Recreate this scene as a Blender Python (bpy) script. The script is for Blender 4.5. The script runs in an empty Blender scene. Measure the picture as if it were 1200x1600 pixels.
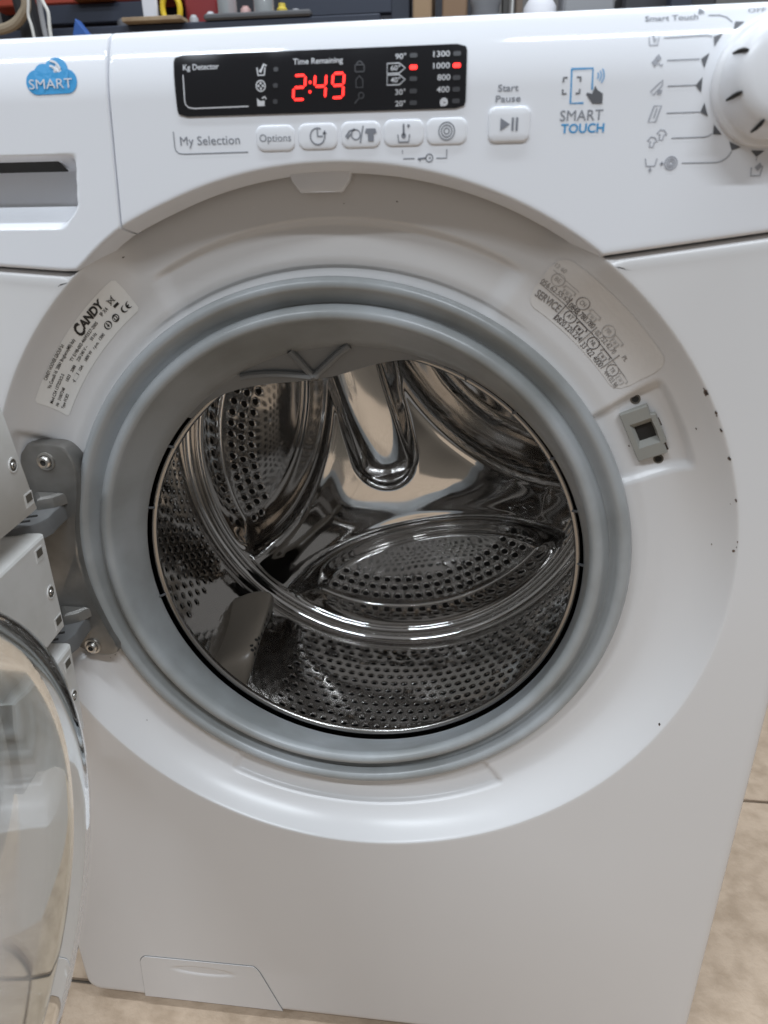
import bpy, math, random
from math import sin, cos, pi, sqrt, hypot, atan2, radians, degrees
from mathutils import Vector, Matrix, Euler

random.seed(7)
scene = bpy.context.scene
COL = scene.collection

# ------------------------------------------------------------------ camera
cam = bpy.data.cameras.new('camera')
cam_o = bpy.data.objects.new('camera', cam)
COL.objects.link(cam_o)
cam_o.location = (0.07445, -0.42627, 0.75487)
cam_o.rotation_euler = (1.160385, 0.014687, 0.115442)
cam.sensor_fit = 'VERTICAL'
cam.sensor_height = 36.0
cam.lens = 24.52
cam.clip_start = 0.01
cam.clip_end = 60
cam.dof.use_dof = True
cam.dof.focus_distance = 0.58
cam.dof.aperture_fstop = 8.0
scene.camera = cam_o

# ------------------------------------------------------------------ world and lamps
world = bpy.data.worlds.new('World')
scene.world = world
world.use_nodes = True
wbg = world.node_tree.nodes['Background']
wbg.inputs[0].default_value = (0.80, 0.80, 0.80, 1)
wbg.inputs[1].default_value = 0.27


def tube_lamp(name, loc, sx, sy, power, color=(0.84, 0.92, 1.0), rot=(0, 0, 0)):
    l = bpy.data.lights.new(name, 'AREA')
    l.shape = 'RECTANGLE'
    l.size, l.size_y = sx, sy
    l.energy = power
    l.color = color
    o = bpy.data.objects.new(name, l)
    o.location = loc
    o.rotation_euler = rot
    COL.objects.link(o)
    return o


tube_lamp('ceiling_tube_lamp', (0.78, -1.37, 2.5), 1.2, 0.05, 31)
tube_lamp('ceiling_tube_lamp', (-1.15, -1.37, 2.5), 1.2, 0.05, 25)
tube_lamp('ceiling_tube_lamp', (0.35, -0.25, 2.5), 1.2, 0.10, 15)
tube_lamp('ceiling_tube_lamp', (-0.95, -0.25, 2.5), 1.2, 0.10, 12)
tube_lamp('ceiling_tube_lamp', (0.35, 0.85, 2.5), 1.2, 0.10, 24)

scene.view_settings.view_transform = 'Standard'
scene.view_settings.look = 'None'
scene.view_settings.exposure = 0.08
scene.view_settings.gamma = 1.0
scene.view_settings.use_curve_mapping = False
scene.cycles.max_bounces = 14
scene.cycles.glossy_bounces = 8
scene.cycles.transmission_bounces = 10
scene.cycles.transparent_max_bounces = 12
scene.cycles.caustics_reflective = False
scene.cycles.caustics_refractive = False
scene.cycles.sample_clamp_indirect = 6.0
scene.cycles.use_denoising = True

# ------------------------------------------------------------------ materials
MATS = {}


def mat(name, color, rough=0.5, metal=0.0, spec=0.5, emit=None, estr=0.0, trans=0.0, ior=1.45,
        noise=None, bump=None, coat=0.0, rnoise=None, aniso=None):
    m = bpy.data.materials.new(name)
    m.use_nodes = True
    nt = m.node_tree
    b = nt.nodes['Principled BSDF']
    b.inputs['Base Color'].default_value = (*color, 1)
    b.inputs['Roughness'].default_value = rough
    b.inputs['Metallic'].default_value = metal
    b.inputs['Specular IOR Level'].default_value = spec
    b.inputs['IOR'].default_value = ior
    b.inputs['Transmission Weight'].default_value = trans
    b.inputs['Coat Weight'].default_value = coat
    b.inputs['Coat Roughness'].default_value = 0.06
    if emit:
        b.inputs['Emission Color'].default_value = (*emit, 1)
        b.inputs['Emission Strength'].default_value = estr
    tc = nt.nodes.new('ShaderNodeTexCoord')
    if noise:                                    # (scale, second colour, low, high, detail)
        n = nt.nodes.new('ShaderNodeTexNoise')
        n.inputs['Scale'].default_value = noise[0]
        n.inputs['Detail'].default_value = noise[4] if len(noise) > 4 else 4
        nt.links.new(tc.outputs['Object'], n.inputs['Vector'])
        r = nt.nodes.new('ShaderNodeValToRGB')
        r.color_ramp.elements[0].position = noise[2]
        r.color_ramp.elements[1].position = noise[3]
        r.color_ramp.elements[0].color = (*noise[1], 1)
        r.color_ramp.elements[1].color = (*color, 1)
        nt.links.new(n.outputs['Fac'], r.inputs['Fac'])
        nt.links.new(r.outputs['Color'], b.inputs['Base Color'])
    if rnoise:                                   # (scale, low, high)
        n = nt.nodes.new('ShaderNodeTexNoise')
        n.inputs['Scale'].default_value = rnoise[0]
        n.inputs['Detail'].default_value = 5
        nt.links.new(tc.outputs['Object'], n.inputs['Vector'])
        mr = nt.nodes.new('ShaderNodeMapRange')
        mr.inputs['From Min'].default_value = 0.35
        mr.inputs['From Max'].default_value = 0.65
        mr.inputs['To Min'].default_value = rnoise[1]
        mr.inputs['To Max'].default_value = rnoise[2]
        nt.links.new(n.outputs['Fac'], mr.inputs['Value'])
        nt.links.new(mr.outputs['Result'], b.inputs['Roughness'])
    if bump:                                     # (scale, strength, distance)
        n = nt.nodes.new('ShaderNodeTexNoise')
        n.inputs['Scale'].default_value = bump[0]
        n.inputs['Detail'].default_value = bump[3] if len(bump) > 3 else 3
        nt.links.new(tc.outputs['Object'], n.inputs['Vector'])
        bp = nt.nodes.new('ShaderNodeBump')
        bp.inputs['Strength'].default_value = bump[1]
        bp.inputs['Distance'].default_value = bump[2]
        nt.links.new(n.outputs['Fac'], bp.inputs['Height'])
        nt.links.new(bp.outputs['Normal'], b.inputs['Normal'])
    MATS[name] = m
    return m


M_panel = mat('white_panel_plastic', (0.79, 0.80, 0.835), 0.07, bump=(900, 0.012, 0.0003))
M_front = mat('white_enamel', (0.70, 0.69, 0.69), 0.24, noise=(2.5, (0.675, 0.66, 0.655), 0.35, 0.65, 8), rnoise=(3, 0.22, 0.27), bump=(700, 0.035, 0.0004))
M_white = mat('white_plastic', (0.72, 0.71, 0.69), 0.42, noise=(40, (0.66, 0.65, 0.62), 0.35, 0.6))
M_knob = mat('knob_plastic', (0.74, 0.74, 0.76), 0.25)
M_gasket = mat('grey_rubber', (0.37, 0.385, 0.395), 0.29, noise=(14, (0.27, 0.278, 0.275), 0.36, 0.60, 12), bump=(500, 0.06, 0.0005))
M_gasketd = mat('dark_grey_rubber', (0.13, 0.135, 0.14), 0.5, noise=(30, (0.10, 0.10, 0.105), 0.35, 0.65))
M_steel = mat('drum_steel', (0.60, 0.585, 0.57), 0.06, metal=1.0, rnoise=(14, 0.04, 0.10), bump=(20, 0.10, 0.005, 1))
M_steelb = mat('bright_steel', (0.72, 0.71, 0.70), 0.10, metal=1.0)
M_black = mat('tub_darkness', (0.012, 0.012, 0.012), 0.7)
M_gloss = mat('display_glass', (0.010, 0.010, 0.012), 0.09, rnoise=(30, 0.07, 0.16))
M_grey = mat('grey_print', (0.22, 0.23, 0.26), 0.5)
M_lgrey = mat('light_grey_print', (0.36, 0.37, 0.41), 0.5)
M_dgrey = mat('dark_print', (0.115, 0.118, 0.13), 0.5)
M_blk = mat('black_print', (0.016, 0.015, 0.015), 0.5)
M_fade = mat('faded_print', (0.25, 0.235, 0.225), 0.6)
M_mid = mat('worn_print', (0.10, 0.09, 0.088), 0.6)
M_blue = mat('blue_print', (0.045, 0.30, 0.60), 0.4)
M_dispw = mat('white_display_print', (0.62, 0.62, 0.64), 0.5)
M_dispd = mat('unlit_display_print', (0.055, 0.055, 0.06), 0.5)
M_red = mat('red_led', (0.5, 0.02, 0.02), 0.4, emit=(1.0, 0.025, 0.02), estr=3.2)
M_label = mat('label_foil', (0.82, 0.81, 0.79), 0.3)
M_label2 = mat('clear_label', (0.70, 0.675, 0.655), 0.25)
M_hinge = mat('hinge_zinc', (0.27, 0.26, 0.245), 0.36, metal=0.65, noise=(60, (0.23, 0.22, 0.205), 0.35, 0.6), bump=(220, 0.12, 0.0006))
M_hdark = mat('hinge_arm_grey', (0.15, 0.15, 0.15), 0.42)
M_screw = mat('screw_steel', (0.62, 0.60, 0.57), 0.28, metal=1.0)
M_lock = mat('lock_grey_plastic', (0.30, 0.295, 0.27), 0.55)
M_hole = mat('dark_recess', (0.02, 0.018, 0.016), 0.8)
M_brown = mat('brown_recess', (0.11, 0.098, 0.08), 0.8)  # flat dark brown for screw holes, screw seats and door slots
M_rust = mat('chip_rust', (0.15, 0.10, 0.075), 0.7, noise=(700, (0.035, 0.026, 0.022), 0.42, 0.58))
M_lifter = mat('lifter_plastic', (0.21, 0.175, 0.14), 0.34)
M_glass = mat('door_glass', (0.94, 0.96, 0.955), 0.015, trans=1.0, ior=1.13, spec=0.3)
M_dirt = mat('grime', (0.23, 0.19, 0.15), 0.8)

# ------------------------------------------------------------------ object helpers


def link(name, verts, faces, mats, parent=None, smooth=True, fmat=None, sharp=35):
    me = bpy.data.meshes.new(name)
    me.from_pydata([tuple(v) for v in verts], [], faces)
    if not isinstance(mats, (list, tuple)):
        mats = [mats]
    for m in mats:
        me.materials.append(m)
    if fmat:
        me.polygons.foreach_set('material_index', fmat)
    if smooth:
        me.polygons.foreach_set('use_smooth', [True] * len(me.polygons))
        if sharp:
            me.set_sharp_from_angle(angle=radians(sharp))
    me.update()
    o = bpy.data.objects.new(name, me)
    COL.objects.link(o)
    if parent:
        o.parent = parent
    return o


def tag(o, label=None, cat=None, group=None, kind=None):
    if label: o['label'] = label
    if cat: o['category'] = cat
    if group: o['group'] = group
    if kind: o['kind'] = kind
    return o


def empty(name, loc=(0, 0, 0)):
    o = bpy.data.objects.new(name, None)
    o.empty_display_size = 0.05
    o.location = loc
    COL.objects.link(o)
    return o


class MB:
    def __init__(s):
        s.v, s.f, s.m = [], [], []

    def add(s, v, f, mi=0):
        n = len(s.v)
        s.v += [tuple(p) for p in v]
        s.f += [tuple(i + n for i in q) for q in f]
        s.m += [mi] * len(f)

    def box(s, c, d, mi=0, bev=0.0, M=None):
        """box of half sizes d, with chamfered edges"""
        x, y, z = d
        b = min(bev, 0.49 * 2 * min(d))
        if b <= 0:
            v = [(i * x, j * y, k * z) for i in (-1, 1) for j in (-1, 1) for k in (-1, 1)]
            f = [(0, 1, 3, 2), (4, 6, 7, 5), (0, 4, 5, 1), (2, 3, 7, 6), (0, 2, 6, 4), (1, 5, 7, 3)]
        else:
            v, idx = [], {}
            for i in (-1, 1):
                for j in (-1, 1):
                    for k in (-1, 1):
                        for a in range(3):
                            p = [i * (x - b), j * (y - b), k * (z - b)]
                            p[a] = (i * x, j * y, k * z)[a]
                            idx[(i, j, k, a)] = len(v)
                            v.append(tuple(p))
            f = []
            for a in range(3):
                o1, o2 = [q for q in range(3) if q != a]
                for sg in (-1, 1):
                    q = []
                    for (p1, p2) in ((-1, -1), (1, -1), (1, 1), (-1, 1)):
                        k = [0, 0, 0]
                        k[a], k[o1], k[o2] = sg, p1, p2
                        q.append(idx[(*k, a)])
                    f.append(tuple(q) if (sg == 1) == (a != 1) else tuple(q[::-1]))
            for a in range(3):                       # edges along axis a
                o1, o2 = [q for q in range(3) if q != a]
                for p1 in (-1, 1):
                    for p2 in (-1, 1):
                        k0, k1 = [0, 0, 0], [0, 0, 0]
                        k0[a], k1[a] = -1, 1
                        k0[o1] = k1[o1] = p1
                        k0[o2] = k1[o2] = p2
                        f.append((idx[(*k0, o1)], idx[(*k1, o1)], idx[(*k1, o2)], idx[(*k0, o2)]))
            for i in (-1, 1):
                for j in (-1, 1):
                    for k in (-1, 1):
                        f.append(tuple(idx[(i, j, k, a)] for a in range(3)))
        M = M or Matrix.Identity(3)
        s.add([Vector(c) + M @ Vector(p) for p in v], f, mi)

    def tube(s, pts, r, seg=8, mi=0, cap=True):
        pts = [Vector(p) for p in pts]
        rr = r if isinstance(r, (list, tuple)) else [r] * len(pts)
        v, f = [], []
        up = Vector((0.13, 0.31, 0.94)).normalized()
        for i, p in enumerate(pts):
            d = (pts[min(i + 1, len(pts) - 1)] - pts[max(i - 1, 0)]).normalized()
            a = d.cross(up)
            if a.length < 1e-3: a = d.cross(Vector((1, 0, 0)))
            a.normalize()
            b = d.cross(a)
            for k in range(seg):
                t = 2 * pi * k / seg
                v.append(p + (a * cos(t) + b * sin(t)) * rr[i])
        for i in range(len(pts) - 1):
            for k in range(seg):
                f.append((i * seg + k, i * seg + (k + 1) % seg, (i + 1) * seg + (k + 1) % seg, (i + 1) * seg + k))
        if cap:
            f.append(tuple(range(seg))[::-1])
            f.append(tuple((len(pts) - 1) * seg + k for k in range(seg)))
        s.add(v, f, mi)

    def prism(s, poly, h, M, mi=0, bev=0.0):
        """polygon (list of 2-D points) extruded from 0 to h along local z, placed by 4x4 matrix M"""
        n = len(poly)
        cx = sum(p[0] for p in poly) / n
        cy = sum(p[1] for p in poly) / n
        rings = [(0, 0), (h - bev, 0), (h - bev * 0.3, bev * 0.3), (h, bev)] if bev else [(0, 0), (h, 0)]
        v, f = [], []
        for z, ins in rings:
            for p in poly:
                d = hypot(p[0] - cx, p[1] - cy) or 1
                k = 1 - ins / d
                v.append(M @ Vector((cx + (p[0] - cx) * k, cy + (p[1] - cy) * k, z)))
        for i in range(len(rings) - 1):
            for k in range(n):
                f.append((i * n + k, i * n + (k + 1) % n, (i + 1) * n + (k + 1) % n, (i + 1) * n + k))
        f.append(tuple((len(rings) - 1) * n + k for k in range(n)))
        f.append(tuple(range(n))[::-1])
        s.add(v, f, mi)

    def lathe(s, prof, M, seg=48, mi=0, closed=False):
        """profile (r, h) about local z"""
        n = len(prof)
        v, f = [], []
        for k in range(seg):
            t = 2 * pi * k / seg
            for r, h in prof:
                v.append(M @ Vector((r * cos(t), r * sin(t), h)))
        for k in range(seg):
            k2 = (k + 1) % seg
            for i in range(n - 1 if not closed else n):
                j = (i + 1) % n
                f.append((k * n + i, k2 * n + i, k2 * n + j, k * n + j))
        s.add(v, f, mi)

    def build(s, name, mats, parent=None, smooth=True, sharp=35):
        return link(name, s.v, s.f, mats, parent, smooth, s.m, sharp)


def sm(a, b, x):
    if a == b: return 1.0 if x >= a else 0.0
    t = min(max((x - a) / (b - a), 0), 1)
    return t * t * (3 - 2 * t)


# local z axis -> -y (towards the viewer), local x -> x, local y -> z
def facing(x, y, z):
    return Matrix(((1, 0, 0, x), (0, 0, -1, y), (0, 1, 0, z), (0, 0, 0, 1)))


# ------------------------------------------------------------------ shape of the machine
RIM = 0.26
CX0, CZ0, CX1, CZ1, RG = -0.0046, 0.518, -0.012, 0.510, 0.2064
FY = 0.002                                        # front sheet


def dish_t(x, z):
    t = 0.5
    for _ in range(10):
        cx, cz = CX0 + (CX1 - CX0) * t, CZ0 + (CZ1 - CZ0) * t
        t = (RIM - hypot(x - cx, z - cz)) / (RIM - RG)
    return t, degrees(atan2(z - cz, x - cx))


def awin(th, a, b, soft):
    """1 inside angles a..b (degrees)"""
    d = (th - (a + b) / 2 + 180) % 360 - 180
    return 1 - sm((b - a) / 2 - soft, (b - a) / 2 + soft, abs(d))


def dish_y(t, th):
    tc = min(max(t, 0), 1.1)
    f = 0.032 * (1 - (1 - min(tc, 1)) ** 3.2)
    y = FY + sqrt(f * f + 0.003 ** 2) - 0.003
    top = awin(th, 57, 124, 5)
    y = y * (1 - top) + top * max(0.0222 + 0.0088 * tc, min(y, 0.032) if tc > 0.9 else 0)   # flat floor tucked behind the control panel
    def pocket(edge, soft=0.035): return sm(edge - soft, edge + soft, tc)
    e = 0.48 - 0.30 * sm(24, 34, abs((th - 91 + 180) % 360 - 180)) * 0
    y += 0.0034 * awin(th, 61.5, 120, 2.0) * pocket(e, 0.04)
    y += 0.0045 * awin(th, 20.2, 34.3, 0.7) * pocket(0.30)
    y += 0.0045 * awin(th, 157.5, 203, 0.9) * pocket(0.12)
    y += 0.0040 * awin(th, 242.5, 301, 0.9) * pocket(0.45)
    y += 0.0020 * sm(0.80, 0.98, tc)
    return y


def dish_pt(t, th, off=0.0):
    cx, cz, r = CX0 + (CX1 - CX0) * t, CZ0 + (CZ1 - CZ0) * t, RIM + (RG - RIM) * t
    return Vector((cx + r * cos(radians(th)), dish_y(t, th) - off, cz + r * sin(radians(th))))


def seam_z(x):
    if x < -0.03:
        return 0.7223 + max(0, (-0.1747 - x)) * 0.072
    return 0.7285 + max(0, (x - 0.1476)) * 0.134


def panel_zb(x):
    d = RIM ** 2 - (x - CX0) ** 2
    c = CZ0 + sqrt(d) if d > 0 else -1
    return max(seam_z(x), c)


def panel_y(z):
    return 8.6 * max(0, z - 0.812) ** 2


def panel_zt(x):
    return 0.8465 - 0.0015 * max(0, -x / 0.3)


machine = empty('washing_machine')
tag(machine, 'white front loading washing machine with open porthole door and red lit display', 'washing machine')

# ---- cabinet (sides, top, back)
# a hollow shell: keep only side, top, bottom and back walls
b = MB()
W, D0, D1, Z0, Z1 = 0.2965, 0.022, 0.45, 0.014, 0.843
b.box((-W + 0.001, (D0 + D1) / 2, (Z0 + Z1) / 2), (0.001, (D1 - D0) / 2, (Z1 - Z0) / 2))
b.box((W - 0.001, (D0 + D1) / 2, (Z0 + Z1) / 2), (0.001, (D1 - D0) / 2, (Z1 - Z0) / 2))
b.box((0, (D0 + D1) / 2 + 0.01, Z1 - 0.004), (W - 0.003, (D1 - D0) / 2 - 0.012, 0.003))
b.box((0, D1 - 0.002, (Z0 + Z1) / 2), (W - 0.003, 0.001, (Z1 - Z0) / 2 - 0.009))
b.box((0, (D0 + D1) / 2, Z0 + 0.004), (W - 0.003, (D1 - D0) / 2 - 0.004, 0.002))
b.build('cabinet', M_front, machine, smooth=False)
for sx in (-1, 1):
    for y in (0.06, 0.40):
        b = MB()
        b.lathe([(0, 0), (0.019, 0), (0.021, 0.003), (0.019, 0.008), (0.006, 0.009), (0.006, 0.016)],
                Matrix.Translation((sx * 0.255, y, 0)), 20)
        b.build('foot', M_gasketd, machine)

# ---- front sheet with the round dish pressed into it
BX, BZ0 = 0.297, 0.013


def front_sdf(x, z):
    # rounded lower corners, sides, and the seam under the control panel
    rc = 0.016 if x < 0 else 0.010
    qx = abs(x) - (BX - rc)
    qz = (BZ0 + rc) - z
    a = hypot(max(qx, 0), max(qz, 0)) + min(max(qx, qz), 0) - rc
    return max(a, z - (seam_z(x) - 0.0013))


def reach(th, d):
    lo, hi = RIM, 0.75
    c, s = cos(radians(th)), sin(radians(th))
    if front_sdf(CX0 + RIM * c, CZ0 + RIM * s) > -d: return RIM
    for _ in range(28):
        m = (lo + hi) / 2
        if front_sdf(CX0 + m * c, CZ0 + m * s) > -d: hi = m
        else: lo = m
    return lo


ths = [i * 0.5 for i in range(720)]
for (cxn, czn) in ((BX, BZ0), (-BX, BZ0), (BX, seam_z(BX)), (-BX, seam_z(-BX)), (0.1476, 0.7285), (-0.164, 0.7223)):
    a = degrees(atan2(czn - CZ0, cxn - CX0)) % 360
    ths += [a - 0.12, a + 0.12]
ths = sorted(ths)
tl = [i / 70 for i in range(71)]
tl = sorted(set(tl + [0.007, 0.021, 0.035, 1.03, 1.07]))
verts, faces = [], []
NT = len(tl)
outer = [('rim', None), (0.5, None), (None, 0.0085), (None, 0.006), (None, 0.003), (None, 0.001), (None, 0.0), (None, -1)]
ys = {0.0085: FY, 0.006: FY, 0.003: FY + 0.0009, 0.001: FY + 0.0025, 0.0: FY + 0.006}
NR = NT + len(outer)
for th in ths:
    for t in reversed(tl):
        verts.append(dish_pt(t, th))
    c, s = cos(radians(th)), sin(radians(th))
    r6 = reach(th, 0.006)
    for k, dd in outer:
        if k == 'rim':
            r, y = min(RIM + 0.0025, max(r6, RIM)), FY
        elif k is not None:
            r, y = RIM + (r6 - RIM) * k, FY
        elif dd == -1:
            r, y = reach(th, 0.0), FY + 0.024
        else:
            r, y = reach(th, dd), ys[dd]
            if dd == 0.0085: r = max(r, min(RIM + 0.003, r6))
        if r <= RIM + 1e-6: y = verts[-1][1]
        verts.append(Vector((CX0 + r * c, y, CZ0 + r * s)))
n = len(ths)
for i in range(n):
    j = (i + 1) % n
    for k in range(NR - 1):
        q = (i * NR + k, i * NR + k + 1, j * NR + k + 1, j * NR + k)
        if k >= NT - 1:
            p = [verts[a] for a in q]
            if (p[0] - p[1]).length < 1e-5 and (p[2] - p[3]).length < 1e-5: continue
        faces.append(q[::-1])
front = link('front_panel', verts, faces, M_front, machine, sharp=50)

# ---- control panel and drawer front, both curved grids with rounded edges


def curved_panel(name, xs, nz, material, yf, warp=0.0, wx=-0.1295, lip=None):
    V, F = [], []
    cols = []

    def wz(x, z):
        return x + warp * (z - 0.794) * max(0, 1 - abs(x - wx) / 0.03)
    e = 0.0011
    x0, x1 = xs[0], xs[-1]
    xx = [(x0, 0.012), (x0, 0.0012), (x0 + 0.3 * e, 0.0004)] + [(x, 0) for x in ([x0 + e] + xs[1:-1] + [x1 - e])] + \
         [(x1 - 0.3 * e, 0.0004), (x1, 0.0012), (x1, 0.012)]
    for x, dy in xx:
        zb, zt = panel_zb(x), panel_zt(x)
        onarc = zb > seam_z(x) + 1e-6
        col = []
        rz, ry = (0.004, 0.016) if onarc else (0.0, 0.012)
        rx = 0.0
        if onarc:
            rx = (CX0 - x) / RIM * 0.004
            rz = (zb - CZ0) / RIM * 0.004
        col.append((x + rx, ry, zb - rz))
        if onarc: col.append((x + rx * 0.35, 0.0065, zb - rz * 0.35))
        else: col.append((x, 0.0065, zb))
        col.append((x, 0.0022, zb))
        col.append((x, 0.0008, zb + 0.0005))
        col.append((x, 0.00015, zb + 0.0014))
        for i in range(nz + 1):
            z = zb + 0.0024 + (zt - 0.003 - zb - 0.0024) * i / nz
            col.append((x, yf(x, z), z))
        yt = yf(x, zt - 0.003)
        for a in range(1, 7):
            q = radians(60) * a / 6 + radians(30)
            rr = 0.006
            col.append((x, yt + rr * (cos(radians(30)) - cos(q)), zt - 0.003 + rr * (sin(q) - sin(radians(30)))))
        col.append((x, 0.06, col[-1][2]))
        cols.append([Vector((wz(p[0], p[2]), p[1] + dy, p[2])) for p in col])
    m = len(cols[0])
    for c in cols: V += c
    for i in range(len(cols) - 1):
        for k in range(m - 1):
            F.append((i * m + k, (i + 1) * m + k, (i + 1) * m + k + 1, i * m + k + 1))
    return link(name, V, F, material, machine, sharp=55)


XS = -0.1295
xs = [XS + 0.0005 + (0.2965 - XS - 0.0005) * i / 150 for i in range(151)]
xs = sorted(xs + [0.1474, 0.14762, 0.1479])
control = curved_panel('control_panel', xs, 46, M_panel, lambda x, z: panel_y(z), warp=0.068)


def drawer_y(x, z):
    y = panel_y(z)
    wx = sm(-0.283, -0.277, x) * (1 - sm(-0.1615 + 0.15 * (z - 0.75) - 0.003, -0.1605 + 0.15 * (z - 0.75) + 0.002, x))
    top = 1 - sm(0.7785, 0.7866, z)
    xr_ = -0.1610 + 0.15 * (z - 0.75) - 0.009 * (1 - sm(0.744, 0.760, z))
    wx = sm(-0.283, -0.277, x) * (1 - sm(xr_ - 0.004, xr_ + 0.003, x))
    d = 0.0235 * top * sm(0.746, 0.7615, z + 0.0) ** 0.8
    return y + wx * d


xs = [-0.2965 + (XS - 0.0005 + 0.2965) * i / 120 for i in range(121)]
drawer = curved_panel('detergent_drawer', xs, 240, M_panel, drawer_y, warp=0.068)
b = MB()
b.box((-0.2225, 0.0142, 0.7808), (0.053, 0.0004, 0.0058), bev=0.0003, M=Matrix.Rotation(radians(66), 3, 'X'))
b.build('grip_slot', M_hole, drawer)

# tab below the control panel
b = MB()
b.prism([(-0.0325, 0.7775), (-0.0305, 0.7705), (-0.0255, 0.7640), (-0.0015, 0.7640), (0.0035, 0.7705), (0.0053, 0.7775)], 0.008,
        facing(0, 0.0205, 0), bev=0.0012)
b.build('panel_tab', M_panel, machine)

# ------------------------------------------------------------------ print helpers
_fontcache = {}


def text_mesh(s, bold=0.0):
    key = (s, bold)
    if key not in _fontcache:
        cu = bpy.data.curves.new('t', 'FONT')
        cu.body = s
        cu.offset = bold
        cu.resolution_u = 3
        o = bpy.data.objects.new('t', cu)
        me = bpy.data.meshes.new_from_object(o)
        v = [tuple(p.co) for p in me.vertices]
        f = [tuple(p.vertices) for p in me.polygons]
        bpy.data.objects.remove(o)
        bpy.data.meshes.remove(me)
        bpy.data.curves.remove(cu)
        # faces to the front
        if v:
            p = f[0]
            a, bb, c = (Vector(v[p[0]]), Vector(v[p[1]]), Vector(v[p[2]]))
            if (bb - a).cross(c - a).z < 0: f = [q[::-1] for q in f]
        _fontcache[key] = (v, f)
    return _fontcache[key]


class Print:
    """flat print in 2-D, laid on a surface by a mapping (x, z) -> point"""
    def __init__(s):
        s.v, s.f, s.m = [], [], []

    def poly(s, pts, mi=0):
        n = len(s.v)
        s.v += pts
        s.f.append(tuple(range(n, n + len(pts))))
        s.m.append(mi)

    def text(s, t, x, z, w, h, mi=0, bold=0.0, slant=0.0, cap='H'):
        v, f = text_mesh(t, bold)
        xs_ = [p[0] for p in v]
        a0, a1 = min(xs_), max(xs_)
        cv, _ = text_mesh(cap, bold)
        c1 = max(p[1] for p in cv)
        k = h / c1
        kx = w / (a1 - a0)
        n = len(s.v)
        for p in v:
            yy = (p[1] - c1 / 2) * k
            s.v.append((x + (p[0] - (a0 + a1) / 2) * kx + slant * yy, z + yy))
        s.f += [tuple(i + n for i in q) for q in f]
        s.m += [mi] * len(f)

    def stroke(s, pts, w, mi=0, closed=False):
        n = len(pts)
        L, R_ = [], []
        for i in range(n):
            a = pts[i - 1] if (i > 0 or closed) else pts[i]
            c = pts[(i + 1) % n] if (i < n - 1 or closed) else pts[i]
            dx, dz = c[0] - a[0], c[1] - a[1]
            l = hypot(dx, dz) or 1
            nx, nz = -dz / l * w / 2, dx / l * w / 2
            L.append((pts[i][0] + nx, pts[i][1] + nz))
            R_.append((pts[i][0] - nx, pts[i][1] - nz))
        k = len(s.v)
        s.v += L + R_
        for i in range(n if closed else n - 1):
            j = (i + 1) % n
            s.f.append((k + i, k + n + i, k + n + j, k + j))
            s.m.append(mi)

    def arc(s, x, z, r, a0, a1, w, mi=0, n=14, sx=1.0):
        full = abs(a1 - a0) >= 360
        pts = [(x + sx * r * cos(radians(a0 + (a1 - a0) * i / n)), z + r * sin(radians(a0 + (a1 - a0) * i / n)))
               for i in range(n if full else n + 1)]
        s.stroke(pts, w, mi, full)

    def disc(s, x, z, r, mi=0, n=16, sx=1.0):
        s.poly([(x + sx * r * cos(2 * pi * i / n), z + r * sin(2 * pi * i / n)) for i in range(n)], mi)

    def cut(s, name, mats, parent, mapf):
        o = s.build(name, mats, parent, mapf)
        s.v, s.f, s.m = [], [], []
        return o

    def build(s, name, mats, parent, mapf):
        v = [mapf(*p) for p in s.v]
        return link(name, v, s.f, mats, parent, smooth=False, fmat=s.m)


def on_panel(off):
    return lambda x, z: (x, panel_y(z) - off, z)


def rrect(x0, x1, z0, z1, r, n=6):
    p = []
    for cx, cz, a in ((x1 - r, z1 - r, 0), (x0 + r, z1 - r, 90), (x0 + r, z0 + r, 180), (x1 - r, z0 + r, 270)):
        for i in range(n + 1):
            q = radians(a + 90 * i / n)
            p.append((cx + r * cos(q), cz + r * sin(q)))
    return p


def spiral_icon(P, x, z, r, w, mi=0):
    pts = [(x + r * (0.15 + 0.85 * i / 44) * cos(i * 0.38), z + r * (0.15 + 0.85 * i / 44) * sin(i * 0.38)) for i in range(45)]
    P.stroke(pts, w, mi)


# ---- display window: glossy strip, bowed like the panel
pts = rrect(-0.0890, 0.0692, 0.8030, 0.8325, 0.0032)
V, F = [], []
nxg, nzg = 60, 14
X0, X1, ZB, ZT, RR = -0.0890, 0.0692, 0.8030, 0.8325, 0.0032
for i in range(nxg + 1):
    x = X0 + (X1 - X0) * i / nxg
    if i == 1: x = X0 + 0.0007
    if i == nxg - 1: x = X1 - 0.0007
    dx = min(x - X0, X1 - x)
    ins = 0 if dx >= RR else RR - sqrt(max(0, RR ** 2 - (RR - dx) ** 2))
    for k in range(nzg + 1):
        z = ZB + ins + (ZT - ZB - 2 * ins) * k / nzg
        zz = z - 0.0 + 0.0
        V.append((x, panel_y(zz) - 0.0007, zz))
m = nzg + 1
for i in range(nxg):
    for k in range(nzg):
        F.append((i * m + k, (i + 1) * m + k, (i + 1) * m + k + 1, i * m + k + 1))
# rim of the strip
nv = len(V)
border = [k for k in range(m)] + [i * m + m - 1 for i in range(1, nxg + 1)] + [nxg * m + k for k in range(m - 2, -1, -1)] + [i * m for i in range(nxg - 1, 0, -1)]
for q in border: V.append((V[q][0], V[q][1] + 0.002, V[q][2]))
for i in range(len(border)):
    j = (i + 1) % len(border)
    F.append((border[i], border[j], nv + j, nv + i))
display = link('display_window', V, F, M_gloss, machine, sharp=50)

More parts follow.
